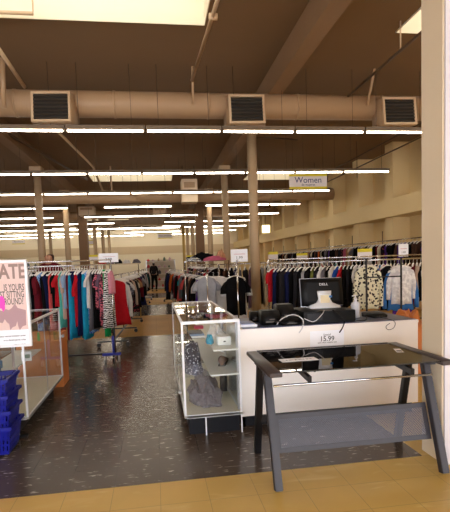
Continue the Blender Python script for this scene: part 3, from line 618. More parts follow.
# perforated panel with real transparency in the holes
mp = bpy.data.materials.new('perforated_metal'); mp.use_nodes = True; nt = mp.node_tree; b = nt.nodes['Principled BSDF']
b.inputs['Base Color'].default_value = lin((66, 64, 74)); b.inputs['Metallic'].default_value = 0; b.inputs['Roughness'].default_value = .4
tc = nt.nodes.new('ShaderNodeTexCoord'); vo = nt.nodes.new('ShaderNodeTexVoronoi'); vo.voronoi_dimensions = '2D'; vo.inputs['Scale'].default_value = 1; vo.inputs['Randomness'].default_value = 0
sp = nt.nodes.new('ShaderNodeSeparateXYZ'); cb = nt.nodes.new('ShaderNodeCombineXYZ'); mpn = nt.nodes.new('ShaderNodeMapping'); mpn.inputs['Scale'].default_value = (110, 110, 110); mpn.inputs['Rotation'].default_value = (0, 0, .785)
nt.links.new(tc.outputs['Object'], sp.inputs[0]); nt.links.new(sp.outputs['X'], cb.inputs[0]); nt.links.new(sp.outputs['Z'], cb.inputs[1]); nt.links.new(cb.outputs[0], mpn.inputs[0]); nt.links.new(mpn.outputs[0], vo.inputs['Vector'])
gt = nt.nodes.new('ShaderNodeMath'); gt.operation = 'GREATER_THAN'; gt.inputs[1].default_value = .32; nt.links.new(vo.outputs['Distance'], gt.inputs[0]); nt.links.new(gt.outputs[0], b.inputs['Alpha'])
def py(z): return -.335+.245*z/.74+.045
za, zb_ = .20, .435
pv = lambda x, z, d: (x, py(z)+d, z)
def slab(x0, x1, z0, z1, d0, d1): 
    return MB().add([pv(x0, z0, d0), pv(x1, z0, d0), pv(x1, z1, d0), pv(x0, z1, d0), pv(x0, z0, d1), pv(x1, z0, d1), pv(x1, z1, d1), pv(x0, z1, d1)], [(0, 1, 2, 3), (7, 6, 5, 4), (0, 4, 5, 1), (1, 5, 6, 2), (2, 6, 7, 3), (3, 7, 4, 0)])
pe = MB().add([pv(-.52, za+.03, 0), pv(.52, za+.03, 0), pv(.52, zb_-.03, 0), pv(-.52, zb_-.03, 0)], [(0, 1, 2, 3)]).build('perforated_panel', mp, t)
md = pe.modifiers.new('s', 'SOLIDIFY'); md.thickness = .0015
pf = slab(-.55, .55, za, za+.03, -.004, .004); q2 = slab(-.55, .55, zb_-.03, zb_, -.004, .004); pf.add(q2.v, q2.f)
for s in (-1, 1):
    q2 = slab(min(s*.52, s*.55), max(s*.52, s*.55), za+.03, zb_-.03, -.004, .004); pf.add(q2.v, q2.f)
pf.build('panel_frame', m_dm, t)
# papers on the desk
ZD = .774
t = thing('paper_label', (.96, 3.12, ZD), 'long white printed label strip on the left of the glass desk top', 'label', rz=.02)
MB().box(-.13, .13, -.05, .05, 0, .0015).build('paper', m_paper, t)
text('drafting table as is', .026, m_ink, t, Matrix.Translation((0, .0, .0018)))
t = thing('price_tag', (1.83-.08, 3.2, ZD), 'small grey-white price tag lying on the right of the glass top', 'price tag', rz=-.3); MB().box(-.025, .025, -.07, .07, 0, .001).build('paper', m_signW, t); MB().box(-.018, .018, -.04, .0, .001, .0014).build('print', m_ink, t)

# ------------------------------------------------------------------ garments
FC = {}
def fab(name):
    if name in FC: return FC[name]
    solid = dict(black=(10, 9, 11), charcoal=(38, 36, 41), grey=(112, 106, 112), silver=(170, 168, 172), white=(232, 226, 222), cream=(224, 208, 180), beige=(206, 176, 158), tan=(176, 132, 92), brown=(86, 58, 44),
                 red=(190, 26, 38), maroon=(108, 22, 36), coral=(222, 88, 88), pink=(226, 150, 165), rose=(196, 96, 120), orange=(216, 104, 44), yellow=(218, 190, 60), olive=(112, 116, 54), green=(30, 160, 84), teal=(40, 140, 148), mint=(96, 204, 190),
                 turquoise=(30, 156, 200), aqua=(70, 186, 206), blue=(36, 84, 178), denim=(62, 118, 184), navy=(24, 30, 72), purple=(84, 48, 140), mauve=(120, 92, 112), darkteal=(20, 66, 78))
    solid['pale blue'] = (150, 178, 210); solid['dark teal'] = solid['darkteal']
    pats = {'blue print': ((40, 96, 210), (160, 200, 236), 'voronoi', 34, .35, .6), 'zigzag': ((14, 14, 16), (238, 236, 236), 'wave', 9, .48, .52), 'pink print': ((214, 108, 126), (60, 34, 48), 'voronoi', 30, .45, .55),
            'floral': ((40, 36, 34), (232, 226, 196), 'voronoi', 26, .38, .44), 'grey speckled': ((40, 38, 48), (150, 146, 156), 'noise', 50, .45, .6), 'dark floral': ((22, 20, 24), (170, 60, 70), 'noise', 24, .56, .64),
            'striped': ((225, 222, 225), (40, 42, 60), 'wave', 12, .45, .55)}
    if name in solid: m = mat('fabric_'+name.replace(' ', '_'), tuple(v*.93 for v in solid[name]), .9, noise=.18, nscale=20, spec=.15)
    else: m = ramp_mat('fabric_'+name.replace(' ', '_'), *pats[name])
    FC[name] = m; return m
def garment_mesh(kind, seed):
    r = random.Random(seed); L = {'t_shirt': .62, 'long_sleeve_top': .66, 'dress': 1.0, 'trousers': .95, 'jacket': .72, 'tank_top': .58, 'skirt': .6}[kind]
    ph = [r.uniform(0, 6.3) for _ in range(6)]; n = 28; K = 12; b = MB(); rings = []
    for i in range(K):
        t = i/(K-1)
        if kind == 'trousers': hw = .17-.02*t; d = .022
        elif kind == 'skirt': hw = .14+.08*t; d = .025+.02*t
        else:
            sh = .19 if kind != 'tank_top' else .15
            hw = .055+(sh-.055)*min(1, t/.13)**.8 if t < .13 else sh-.01*math.sin(t*3)+(.09*(t-.3) if kind == 'dress' and t > .3 else 0)
            d = .016+.03*min(1, t*2.5)+(.02 if kind == 'jacket' else 0)
        z = -(L)*t if kind in ('trousers', 'skirt') else -(.06*min(1, t/.13)+(L-.06)*max(0, (t-.13)/.87)) if t > 0 else 0
        amp = .35*t; ring = []
        for k in range(n):
            a = 2*math.pi*k/n; fo = 1+amp*(.5*math.sin(6*a+ph[0]+t)+.4*math.sin(9*a+ph[1]-2*t))
            ring.append((hw*math.cos(a)*(1+.03*math.sin(8*t+ph[2])), d*math.sin(a)*fo+.012*math.sin(5*math.cos(a)+ph[3])*t, z+(.012*math.sin(4*a+ph[4]) if i == K-1 else 0)))
        rings.append(ring)
    b.ring_loft(rings)
    if kind in ('t_shirt', 'long_sleeve_top', 'jacket'):
        Ls = .2 if kind == 't_shirt' else .56; w0 = .055 if kind != 'jacket' else .065
        for s in (-1, 1):
            rs = []; m2 = 10
            for i in range(7):
                t = i/6; cx = s*(.165+.055*min(1, t*2.2)+(.01 if kind != 't_shirt' else .02)*t); cz = -.055-.02-Ls*t; sway = .015*math.sin(4*t+ph[5]+s)
                w_ = w0*(1-.35*t) if kind != 't_shirt' else w0*1.15
                rs.append([(cx+w_*math.cos(2*math.pi*k/m2)*.85, sway+.028*math.sin(2*math.pi*k/m2), cz+.03*(1-t)*s*math.cos(2*math.pi*k/m2)*-1) for k in range(m2)])
            b.ring_loft(rs)
    bm = b
    me = bm.build(kind, fab('black')); me_data = me.data; bpy.data.objects.remove(me); return me_data
PROTO = {k: [garment_mesh(k, s*31+len(k)) for s in range(3)] for k in ('t_shirt', 'long_sleeve_top', 'dress', 'trousers', 'jacket', 'tank_top')}
# hanger: hook from rail down to a shoulder bar
hb = MB(); hb.tube([(-.18, 0, -.045), (-.09, 0, -.012), (0, 0, .004), (.09, 0, -.012), (.18, 0, -.045)], .013, 6); hb.tube([(-.18, 0, -.045), (.18, 0, -.045)], .005, 6)
hb.tube([(0, 0, .0), (0, 0, .05), (.012, 0, .068), (.0, 0, .085), (-.016, 0, .078)], .0035, 6)
_h = hb.build('hanger', m_hang); HANG = _h.data; bpy.data.objects.remove(_h)
ALL_LAB = {}
NAMES = {'t_shirt': 't-shirt', 'long_sleeve_top': 'sleeved top', 'dress': 'long dress', 'trousers': 'trousers', 'jacket': 'jacket', 'tank_top': 'tank top'}
def garment(kind, color, loc, rz, label, group, sc=(1, 1, 1), hem=None):
    me = rnd.choice(PROTO[kind]); o = bpy.data.objects.new(kind, me); C.objects.link(o)
    o.material_slots[0].link = 'OBJECT'; o.material_slots[0].material = fab(color)
    o.location = (loc[0], loc[1], loc[2]-.085); o.rotation_euler = (0, 0, rz); o.scale = sc
    tag(o, label, {'t_shirt': 'shirt', 'long_sleeve_top': 'shirt', 'tank_top': 'shirt'}.get(kind, kind), group)
    h = bpy.data.objects.new('hanger', HANG); C.objects.link(h); h.parent = o; h.scale = (1/sc[0]*min(1, sc[0]), 1, 1/sc[2])
    return o
def fill(items, pos, rackname, group, end):
    """items: list of (kind,color,scale_z); pos(i) -> (loc, rz, sx)"""
    trip = {}
    n = len(items)
    def key(i):
        a = items[i-1][1] if i else None; b = items[i+1][1] if i < n-1 else None
        return (items[i][0], items[i][1], a, b)
    for i in range(n): trip[key(i)] = trip.get(key(i), 0)+1
    for i, (kd, co, sz) in enumerate(items):
        k = key(i)
        if trip[k] == 1 and k[2] and k[3]:
            lab = '%s %s on %s, between %s and %s' % (co, NAMES[kd], rackname, 'a '+k[2]+' one' if 0 else k[2], k[3]+' ones')
        else: lab = '%s %s on %s, %s from its %s end' % (co, NAMES[kd], rackname, 'first' if i == 0 else (ORD[i] if i < len(ORD) else ORD[n-1-i] if n-1-i else 'last'), end if i < len(ORD) else 'far')
        loc, rz, sx = pos(i); g = garment(kd, co, loc, rz, lab, group, (sx*rnd.uniform(.88, 1.08), rnd.uniform(.8, 1.3), sz*rnd.uniform(.9, 1.08))); g.rotation_euler[1] = J(.05)
def rack(name, p0, p1, z, label, feet=True, m=None, base_z=.1, posts=True, double=False):
    m = m or m_chr; p0 = Vector((p0[0], p0[1], 0)); p1 = Vector((p1[0], p1[1], 0)); c = (p0+p1)/2; d = (p1-p0)/2; nrm = Vector((-d.y, d.x, 0)).normalized()
    t = thing(name, c, label, 'clothes rack'); u = Vector((0, 0, 1))
    MB().tube([-d+u*z, d+u*z], .0125, 10).build('rail', m, t)
    if double: MB().tube([-d+u*(z+.07), d+u*(z+.07)], .0125, 10).build('rail', m, t)
    N_ = max(2, int(d.length*2/1.6)+1)
    for i in range(N_):
        q_ = -d+2*d*(i/(N_-1))
        MB().tube([q_+u*base_z, q_+u*(z+(.07 if double else 0))], .0135, 8).build('upright', m, t)
        MB().bar(q_-nrm*.28+u*base_z, q_+nrm*.28+u*base_z, .03, .025).build('foot_bar', m_blkm, t)
        for s in (-1, 1):
            MB().tube([q_+nrm*.26*s+u*.04-d.normalized()*.012, q_+nrm*.26*s+u*.04+d.normalized()*.012], .04, 12).build('castor', m_blkm, t)
            MB().tube([q_+nrm*.26*s+u*.05, q_+nrm*.26*s+u*base_z], .01, 6).build('castor_stem', m_sil, t)
    MB().bar(-d+u*base_z, d+u*base_z, .025, .025).build('base_bar', m_blkm, t)
    return t
J = lambda a: rnd.uniform(-a, a)
# left front rack, rail across the view
r1 = rack('clothes_rack', (-3.1, 7.55), (-.68, 7.5), 1.50, 'chrome clothes rack with castors across the left side, nearest the camera', double=True)
for x, y in ((2.36-1.2, -.3),):
    q_ = thing('rack_bumper', (-.72, 7.3, .12), 'blue plastic bumper on the castor end of the left rack', 'bumper')
    MB().tube([(-.14, 0, 0), (.14, .02, 0)], .022, 10).build('bumper_tube', mat('blue_rubber', (50, 60, 170), .4), q_); MB().tube([(.03, .02, 0), (.03, .02, .28)], .018, 8).build('upright_sleeve', MC['blue_rubber'], q_)
    MB().tube([(-.11, -.02, -.07), (-.085, -.02, -.07)], .05, 14).build('castor_wheel', m_sil, q_); MB().tube([(.10, -.02, -.07), (.125, -.02, -.07)], .05, 14).build('castor_wheel', m_sil, q_)
L1 = [('jacket', 'black', 1), ('dress', 'navy', .8), ('jacket', 'charcoal', 1), ('long_sleeve_top', 'maroon', 1.1), ('dress', 'black', .85), ('long_sleeve_top', 'grey', 1), ('jacket', 'navy', 1), ('dress', 'charcoal', .9),
      ('long_sleeve_top', 'black', 1.2), ('t_shirt', 'maroon', 1.2), ('t_shirt', 'silver', .9), ('dress', 'black', .9), ('trousers', 'black', .9), ('t_shirt', 'maroon', 1.3), ('dress', 'blue print', .92), ('jacket', 'black', 1.15), ('dress', 'navy', .85), ('trousers', 'black', .85),
      ('dress', 'coral', 1.05), ('t_shirt', 'black', 1.2), ('t_shirt', 'red', .95), ('dress', 'mint', .85), ('t_shirt', 'beige', 1.15), ('t_shirt', 'pale blue', 1.0), ('dress', 'maroon', 1.08), ('dress', 'turquoise', 1.08), ('trousers', 'navy', 1.05), ('t_shirt', 'red', 1.3), ('tank_top', 'aqua', .75), ('dress', 'navy', .98),
      ('dress', 'turquoise', 1.0), ('dress', 'blue print', .9), ('t_shirt', 'white', .9), ('dress', 'grey', .98), ('dress', 'black', .98), ('t_shirt', 'pink print', 1.0), ('t_shirt', 'mauve', .95), ('dress', 'pink print', .9), ('trousers', 'green', 1.08), ('dress', 'zigzag', .98), ('tank_top', 'pink', .7)]
nL = len(L1)
fill(L1, lambda i: (((-.69-.039*(nL-1-i)) if i >= 18 else (-.69-.039*(nL-19)-.042*(18-i)), 7.525, 1.50), math.radians(66 if L1[i][1] in ('zigzag', 'grey', 'coral', 'blue print', 'navy') else 78)+J(.06), .72), 'the left front rack', 'clothes on the left front rack', 'left')
# left aisle rack, rail running away
def lx(y): return -.80+.042*(y-9)
r2 = rack('clothes_rack', (lx(8.7), 8.7), (lx(14), 14.0), 1.29, 'chrome clothes rack lining the left of the aisle, nearer half')
L2 = [('dress', 'red', .9), ('long_sleeve_top', 'white', 1.1), ('t_shirt', 'grey speckled', 1.1), ('jacket', 'black', 1), ('t_shirt', 'white', 1), ('dress', 'dark floral', .8), ('jacket', 'black', 1.05), ('long_sleeve_top', 'beige', 1), ('dress', 'black', .8), ('jacket', 'charcoal', 1), ('t_shirt', 'cream', 1.1), ('dress', 'dark floral', .82),
      ('jacket', 'black', 1), ('t_shirt', 'tan', 1), ('dress', 'black', .85), ('jacket', 'maroon', 1), ('t_shirt', 'grey', 1), ('jacket', 'black', 1.1), ('dress', 'navy', .8), ('t_shirt', 'silver', 1), ('jacket', 'black', 1)]
fill(L2, lambda i: ((lx(9+i*.235)+.05, 9+i*.235, 1.29), J(.15)+.12, 1.05), 'the left aisle rack', 'clothes on the near left aisle rack', 'near')
r3 = rack('clothes_rack', (lx(14.5)-.05, 14.5), (lx(14.5)+.15, 21.5), 1.29, 'chrome clothes rack lining the left of the aisle, farther half')
cols = ['black', 'charcoal', 'cream', 'navy', 'black', 'brown', 'silver', 'black', 'maroon', 'grey', 'black', 'white', 'dark teal', 'black', 'rose', 'charcoal', 'tan', 'black', 'denim', 'mauve']
fill([(('jacket', 'dress', 'long_sleeve_top')[i % 3], cols[i], (1.05, .8, 1.05)[i % 3]) for i in range(18)], lambda i: ((-.62+.008*i, 14.8+i*.37, 1.29), J(.2), 1), 'the far left aisle rack', 'clothes on the far left aisle rack', 'near')
# right aisle rack
def rx(y): return 1.0-.047*(y-9.3)
r4 = rack('clothes_rack', (rx(9.1), 9.1), (rx(18.5), 18.5), 1.27, 'chrome clothes rack lining the right of the aisle')
R1 = [('dress', 'purple', .7), ('t_shirt', 'white', 1.2), ('jacket', 'black', 1.1), ('long_sleeve_top', 'brown', 1.2), ('dress', 'beige', .8), ('jacket', 'charcoal', 1.1), ('t_shirt', 'coral', 1.3), ('dress', 'dark floral', .85), ('jacket', 'grey', 1), ('t_shirt', 'teal', 1.2), ('dress', 'coral', .8), ('jacket', 'black', 1.1), ('long_sleeve_top', 'maroon', 1.2), ('dress', 'silver', .85), ('jacket', 'charcoal', 1.1), ('long_sleeve_top', 'orange', 1.1),
      ('dress', 'white', .9), ('jacket', 'black', 1.2), ('dress', 'tan', .85), ('jacket', 'navy', 1.2), ('dress', 'black', .95), ('jacket', 'charcoal', 1.2), ('dress', 'black', 1.0)]
fill(R1, lambda i: ((rx(9.35+i*.4), 9.35+i*.4, 1.27), J(.15)-.1, 1), 'the right aisle rack', 'clothes on the right aisle rack', 'near')
r6 = rack('clothes_rack', (1.5, 11.0), (1.45, 20.5), 1.42, 'chrome clothes rack running back one row right of the aisle rack')
c6 = ['black', 'white', 'grey', 'red', 'black', 'cream', 'navy', 'silver', 'black', 'mauve', 'white', 'charcoal', 'tan', 'black', 'pink', 'black', 'dark teal', 'white', 'black', 'brown', 'charcoal', 'rose', 'black', 'grey']
fill([(('t_shirt', 'jacket', 'dress')[i % 3], c, 1.0) for i, c in enumerate(c6)], lambda i: ((1.5, 11.15+.37*i, 1.42), J(.25), 1.0), 'the inner right rack', 'clothes on the inner right rack', 'near')
# display arms behind the case: grey tee and black tee facing the camera
g1 = garment('t_shirt', 'silver', (.94, 8.72, 1.30), 0, 'light grey t-shirt facing the camera behind the glass case', None, (.98, 1, 1.0))
g2 = garment('t_shirt', 'black', (1.45, 8.5, 1.29), 0.03, 'plain black t-shirt facing the camera left of the round column', None, (1.0, 1, 1.15))
g3 = garment('t_shirt', 'white', (1.2, 8.95, 1.28), 0.05, 'white top peeking out between the grey and black t-shirts', None, (1.0, 1, 1.1))
g4 = garment('dress', 'navy', (1.12, 9.1, 1.28), 0.1, 'navy dress hanging behind the grey t-shirt', None, (.9, 1, .8))
g5 = garment('t_shirt', 'white', (1.5, 8.7, 1.26), .02, 'white top showing around the edges of the plain black t-shirt', None, (1.05, 1, 1.28))
for x, y, zt, lab in ((.94, 8.62, 1.38, 'chrome display stand holding the grey t-shirt'), (1.47, 8.40, 1.50, 'chrome display stand holding the black t-shirt and price card')):
    t = thing('display_stand', (x, y, 0), lab, 'stand'); MB().tube([(0, 0, .02), (0, 0, zt)], .014, 10).build('pole', m_chr, t); MB().box(-.2, .2, -.15, .15, 0, .02).build('base', m_sil, t); MB().tube([(-.1, 0, zt-.1), (0.0, .0, zt-.09), (.0, .45, zt-.09)], .009, 8).build('arm', m_chr, t)
def placard(x0, y0, x1, y1, Y, zbase, label, yellow=True, txt=None):
    p0, p1 = aty(x0, y0, Y), aty(x1, y1, Y); c = (p0+p1)/2; w_, h = p1.x-p0.x, p0.z-p1.z
    t = thing('rack_sign', (c.x, Y, c.z), label, 'sign'); MB().box(-w_/2, w_/2, -.004, .004, -h/2, h/2).build('sign_panel', m_paper if not yellow else m_signW, t)
    if yellow: MB().box(-w_/2, w_/2, -.006, .006, h*.16, h/2+.001).build('yellow_header', m_yelS, t)
    if txt: text(txt[0], txt[1], m_ink, t, facing(0, -.0045, -h*.18)); MB().box(-w_*.3, w_*.35, -.005, -.004, h*.1, h*.13).build('printed_line', mat('pink_ink', (200, 120, 130), .6), t)
    MB().tube([(0, .0, -h/2), (0, .0, zbase-c.z)], .006, 6).build('holder_rod', m_chr, t)
placard(230.5, 249.5, 247.8, 261.5, 8.4, 1.50, 'white price card on the stand left of the round column', False, ('1.99', .075))
placard(268, 252, 278, 259.3, 10.4, 1.42, 'yellow and white sign on the racks just right of the round column')
placard(296.5, 253.5, 307.5, 259.5, 10.4, 1.42, 'yellow and white sign above the racks left of the monitor')
placard(357.5, 249, 372, 258, 8.0, 1.48, 'yellow and white sign above the floral blouse')
placard(398.5, 244, 408.3, 256.3, 8.0, 1.48, 'plain white sign standing above the white ruffled jacket', False, ('1.99', .05))
placard(98.5, 253.5, 118.5, 262, 7.5, 1.57, 'white sign on the right end of the left front rack', False, ('2.99', .06))
placard(89, 255, 98, 260.5, 11.5, 1.42, 'lime yellow sign behind the left front rack')
placard(186, 255.5, 193.5, 259.5, 12.5, 1.27, 'small yellow sign on the right aisle rack')
# pile on the rack top right of the aisle
t = thing('wire_shelf', (1.02, 9.3, 1.50), 'wire shelf on rack tops behind the grey t-shirt', 'shelf')
for k in range(7): MB().tube([(-.45, -.15+.05*k, 0), (.45, -.15+.05*k, 0)], .005, 6).build('wire', m_chr, t)
for s in (-.44, .44): MB().tube([(s, -.17, 0), (s, .17, 0)], .008, 6).build('end_wire', m_chr, t); MB().tube([(s, 0, 0), (s, 0, -1.49)], .012, 8).build('upright', m_chr, t)
heap('folded_garment', (.75, 9.25, 1.508), .13, .12, .07, fab('zigzag'), 'black and white patterned cloth at the left of the rack-top pile', 'garment', 21)
heap('folded_garment', (1.15, 9.2, 1.508), .22, .12, .08, fab('rose'), 'pink cloth in the pile on the wire rack top', 'garment', 22)
heap('folded_garment', (.95, 9.38, 1.508), .27, .1, .13, fab('black'), 'black cloth heaped highest on the wire rack top', 'garment', 23)
heap('handbag', (1.32, 9.35, 1.508), .09, .1, .17, mat('tan_leather', (190, 132, 92), .5), 'tan bag at the right end of the rack-top pile', 'bag', 24)
# middle racks filling between the right aisle rack and right side
def cross_rack(y, x0, x1, z, n, seed, nm, lab, palette, kinds=('jacket', 'dress', 'long_sleeve_top', 't_shirt'), rz=75, zs=1.0, sx=.8):
    rack('clothes_rack', (x0, y), (x1, y), z, lab)
    r = random.Random(seed); its = [(r.choice(kinds), r.choice(palette), 1) for _ in range(n)]
    its = [(k, c, {'jacket': 1.05, 'dress': .85, 'long_sleeve_top': 1.1, 't_shirt': 1.15, 'trousers': .9, 'tank_top': 1}[k]*zs) for k, c, _ in its]
    fill(its, lambda i: ((x0+.1+(x1-x0-.2)*(i+.5)/n, y, z), math.radians(rz)+J(.1), sx), nm, 'clothes on '+nm, 'left')
DK = ['black', 'navy', 'charcoal', 'grey', 'silver', 'white', 'maroon', 'red', 'teal', 'olive', 'blue', 'brown', 'mauve', 'cream', 'black', 'charcoal', 'black', 'dark teal', 'rose']
cross_rack(10.4, 1.4, 3.4, 1.42, 16, 5, 'the rack behind the round column', 'chrome clothes rack behind the round column', DK)
# right front rack behind the counter
r5 = rack('clothes_rack', (1.95, 8.0), (5.2, 8.0), 1.41, 'long chrome clothes rack behind the sales counter', double=True)
R5 = [('t_shirt', 'red', 1), ('jacket', 'navy', 1.25), ('jacket', 'black', 1.25), ('jacket', 'charcoal', 1.2), ('jacket', 'navy', 1.15), ('jacket', 'black', 1.2), ('jacket', 'charcoal', 1.2), ('long_sleeve_top', 'black', 1.2), ('long_sleeve_top', 'silver', 1.2), ('jacket', 'black', 1.15), ('long_sleeve_top', 'olive', 1.25), ('jacket', 'charcoal', 1.2), ('t_shirt', 'white', 1.3), ('long_sleeve_top', 'grey', 1.2), ('jacket', 'black', 1.1), ('long_sleeve_top', 'white', 1.2), ('t_shirt', 'blue', 1.3), ('t_shirt', 'red', 1.1),
      ('jacket', 'black', 1.1), ('jacket', 'charcoal', 1), ('long_sleeve_top', 'black', 1), ('t_shirt', 'white', 1), ('jacket', 'black', 1.1), ('long_sleeve_top', 'dark teal', 1), ('t_shirt', 'silver', 1.2), ('long_sleeve_top', 'white', 1.1), ('jacket', 'navy', 1), ('long_sleeve_top', 'denim', 1.1), ('t_shirt', 'pink', 1.2), ('long_sleeve_top', 'beige', 1.2), ('dress', 'floral', .8), ('jacket', 'black', 1.1), ('long_sleeve_top', 'teal', 1), ('jacket', 'charcoal', 1.1), ('t_shirt', 'tan', 1.1),
      ('jacket', 'brown', 1.1), ('long_sleeve_top', 'maroon', 1.1), ('t_shirt', 'beige', 1.2), ('jacket', 'black', 1), ('t_shirt', 'white', 1.1), ('jacket', 'grey', 1.1), ('dress', 'yellow', .85), ('dress', 'yellow', .8)]
n5 = len(R5)
fill(R5, lambda i: ((2.0+3.15*(i+.5)/n5, 8.0, 1.41), math.radians(52)+J(.1), .95), 'the rack past the counter', 'clothes on the rack behind the counter', 'left')
# front-facing blouse and jacket on a black frame
yb = 7.0
pL, pR = aty(365, 280, yb), aty(399.5, 280, yb); zb2 = aty(382, 276.8, yb).z
t = thing('garment_stand', ((pL.x+pR.x)/2, yb, 0), 'black metal frame holding the floral blouse and ruffled jacket', 'display frame')
hx = (pR.x-pL.x)/2
for s in (-1, 1):
    MB().box(s*hx-.012, s*hx+.012, -.06, -.04, .02, 1.44).build('upright', m_blkm, t); MB().box(s*hx-.02, s*hx+.02, -.2, .2, 0, .02).build('foot', m_blkm, t)
MB().box(-hx, hx, -.06, -.045, zb2-.01, zb2+.01).build('crossbar', m_blkm, t); MB().tube([(-hx-.3, .06, 1.42), (hx+.4, .06, 1.42)], .014, 8).build('rail', m_chr, t)
o = garment('long_sleeve_top', 'floral', (aty(367, 290, 7.1).x, 7.06, 1.42), 0, 'cream and black floral blouse facing the camera on the black frame', None, (1.0, 1, 1.04))
o = garment('jacket', 'white', (aty(401, 290, 7.1).x, 7.1, 1.40), .0, 'white ruffled vest over denim-blue sleeves facing the camera', None, (.98, 1.1, .86))
o.material_slots[0].material = ramp_mat('fabric_white_ruffle', (214, 210, 210), (246, 243, 240), 'noise', 14, .42, .6)
und = bpy.data.objects.new('denim_sleeves', PROTO['long_sleeve_top'][0]); C.objects.link(und); und.parent = o; und.location = (0, .015, -.03); und.scale = (1.22, .85, 1.22); und.material_slots[0].link = 'OBJECT'; und.material_slots[0].material = fab('denim')
garment('jacket', 'black', (aty(386, 290, 7.3).x, 7.25, 1.40), .3, 'black jacket tucked between the floral blouse and ruffled vest', None, (.8, 1, 1))
garment('dress', 'purple', (aty(402, 290, 7.3).x, 7.3, 1.38), .2, 'purple dress showing below the white ruffled vest', None, (.8, 1, .92))
# further racks on the right
cross_rack(12.6, 2.6, 5.2, 1.42, 18, 9, 'the second rack from the counter', 'chrome clothes rack two rows behind the counter', DK, zs=1.0)
# wall rack high on the right wall
xw = 6.15
t = thing('wall_rack', (xw, 14.5, 0), 'high chrome garment rail running along the right wall', 'clothes rack')
MB().tube([(0, -6.5, 1.88), (0, 9.5, 1.88)], .0135, 8).build('rail', m_chr, t)
for k in range(9):
    y = -6.4+k*1.98; MB().tube([(0, y, .02), (0, y, 2.15)], .012, 8).build('upright', m_dpipe, t); MB().tube([(0, y, 1.88), (.45, y, 1.88)], .01, 6).build('bracket', m_chr, t); MB().box(-.15, .15, y-.02, y+.02, 0, .02).build('foot', m_blkm, t)
WP = ['black', 'brown', 'tan', 'black', 'charcoal', 'orange', 'black', 'maroon', 'cream', 'black', 'rose', 'navy', 'grey', 'dark floral', 'purple', 'black', 'brown', 'black', 'white', 'charcoal']
r = random.Random(11); its = [(r.choice(('jacket', 'long_sleeve_top', 'dress', 't_shirt')), r.choice(WP), .9) for _ in range(84)]
fill(its, lambda i: ((xw, 8.5+.17*i, 1.88), math.radians(30)+J(.25), 1.0), 'the high wall rack', 'clothes on the high wall rack', 'near')
r = random.Random(12); cross = [('jacket' if r.random() < .5 else 'dress', r.choice(WP), .85) for _ in range(14)]
# left far racks
cross_rack(11.5, -5.2, -1.35, 1.42, 20, 15, 'the second left rack', 'chrome clothes rack one row behind the left front rack', DK+['coral', 'mint'])
cross_rack(16, -6.5, -2.0, 1.42, 18, 16, 'the third left rack', 'chrome clothes rack two rows behind the left front rack', DK, sx=1, rz=60)

# ------------------------------------------------------------------ shelving and goods far back
def shelving(x, y, w_, h, nsh, seed, lab, gl):
    t = thing('shelving_unit', (x, y, 0), lab, 'shelving')
    for s in (-1, 1):
        for q_ in (-.2, .2): MB().box(s*w_/2-.015, s*w_/2+.015, q_-.015, q_+.015, 0, h).build('upright', m_sil, t)
    MB().box(-w_/2, w_/2, .19, .2, .05, h).build('back_panel', mat('beige_panel', (214, 202, 188), .6), t)
    r = random.Random(seed); zs = [.12+(h-.2)*k/(nsh-1) for k in range(nsh)]
    for k, z in enumerate(zs):
        MB().box(-w_/2, w_/2, -.22, .19, z-.02, z).build('shelf', m_shelf, t)
        xx = -w_/2+.12; j = 0
        while xx < w_/2-.1 and h > 0:
            c = r.choice([(200, 60, 60), (230, 225, 220), (60, 60, 70), (120, 140, 170), (180, 150, 110), (90, 110, 90), (210, 180, 190)]); cn = {(200, 60, 60): 'red', (230, 225, 220): 'white', (60, 60, 70): 'dark', (120, 140, 170): 'blue-grey', (180, 150, 110): 'tan', (90, 110, 90): 'green', (210, 180, 190): 'pink'}[c]
            mm = mat('goods_'+cn.replace('-', '_'), c, .5); R_ = r.uniform(.05, .09); hh = r.uniform(.12, .26)
            g = MB().lathe([(R_*.6, 0), (R_, .02), (R_, hh*.5), (R_*.8, hh*.75), (R_*.35, hh*.8), (R_*.4, hh)], 0, 0, 14).build('vase', mm, loc=(x+xx, y-.02, z))
            tag(g, '%s %s vase, %s from left on the %s shelf of %s' % ('tall' if hh > .19 else 'short', cn, 'first' if j == 0 else ORD[j], 'lowest' if k == 0 else ORD[k], gl), 'vase', 'housewares on '+gl)
            xx += r.uniform(.25, .4); j += 1
shelving(.35, 28.5, 1.7, 1.75, 5, 31, 'metal shelving unit of housewares at the end of the aisle', 'the aisle-end shelving')
shelving(-4.6, 20, 2.6, 1.55, 3, 32, 'low metal shelving far behind the left racks', 'the far left shelving')
# dark boots standing on top of a shelf at far left
t = thing('display_shelf', (-5.1, 14.6, 0), 'tall beige shelf at far left behind the poster', 'shelf')
MB().box(-1.0, .8, -.2, .2, 1.6, 1.63).build('top', m_band, t)
for s in (-.95, .75): MB().box(s-.02, s+.02, -.2, .2, 0, 1.6).build('side_panel', m_band, t)
for i in range(5):
    x = -5.75+.27*i; t = thing('boot', (x, 14.6, 1.63), '%s dark boot from the left on the tall beige shelf' % ('first' if i == 0 else ORD[i]), 'boot', 'boots on the tall beige shelf')
    mm = mat('boot_leather', (46, 36, 34), .5); MB().tube([(0, .05, .05), (0, .05, .28)], .045, 12, .055).build('shaft', mm, t); MB().ring_loft([[(-.04, .1, .02), (.04, .1, .02), (.04, .1, .08), (-.04, .1, .08)], [(-.045, -.05, .02), (.045, -.05, .02), (.04, -.05, .07), (-.04, -.05, .07)], [(-.03, -.14, .02), (.03, -.14, .02), (.025, -.14, .045), (-.025, -.14, .045)]]).build('foot', mm, t); MB().box(-.04, .04, -.14, .1, 0, .02).build('sole', m_blk, t)
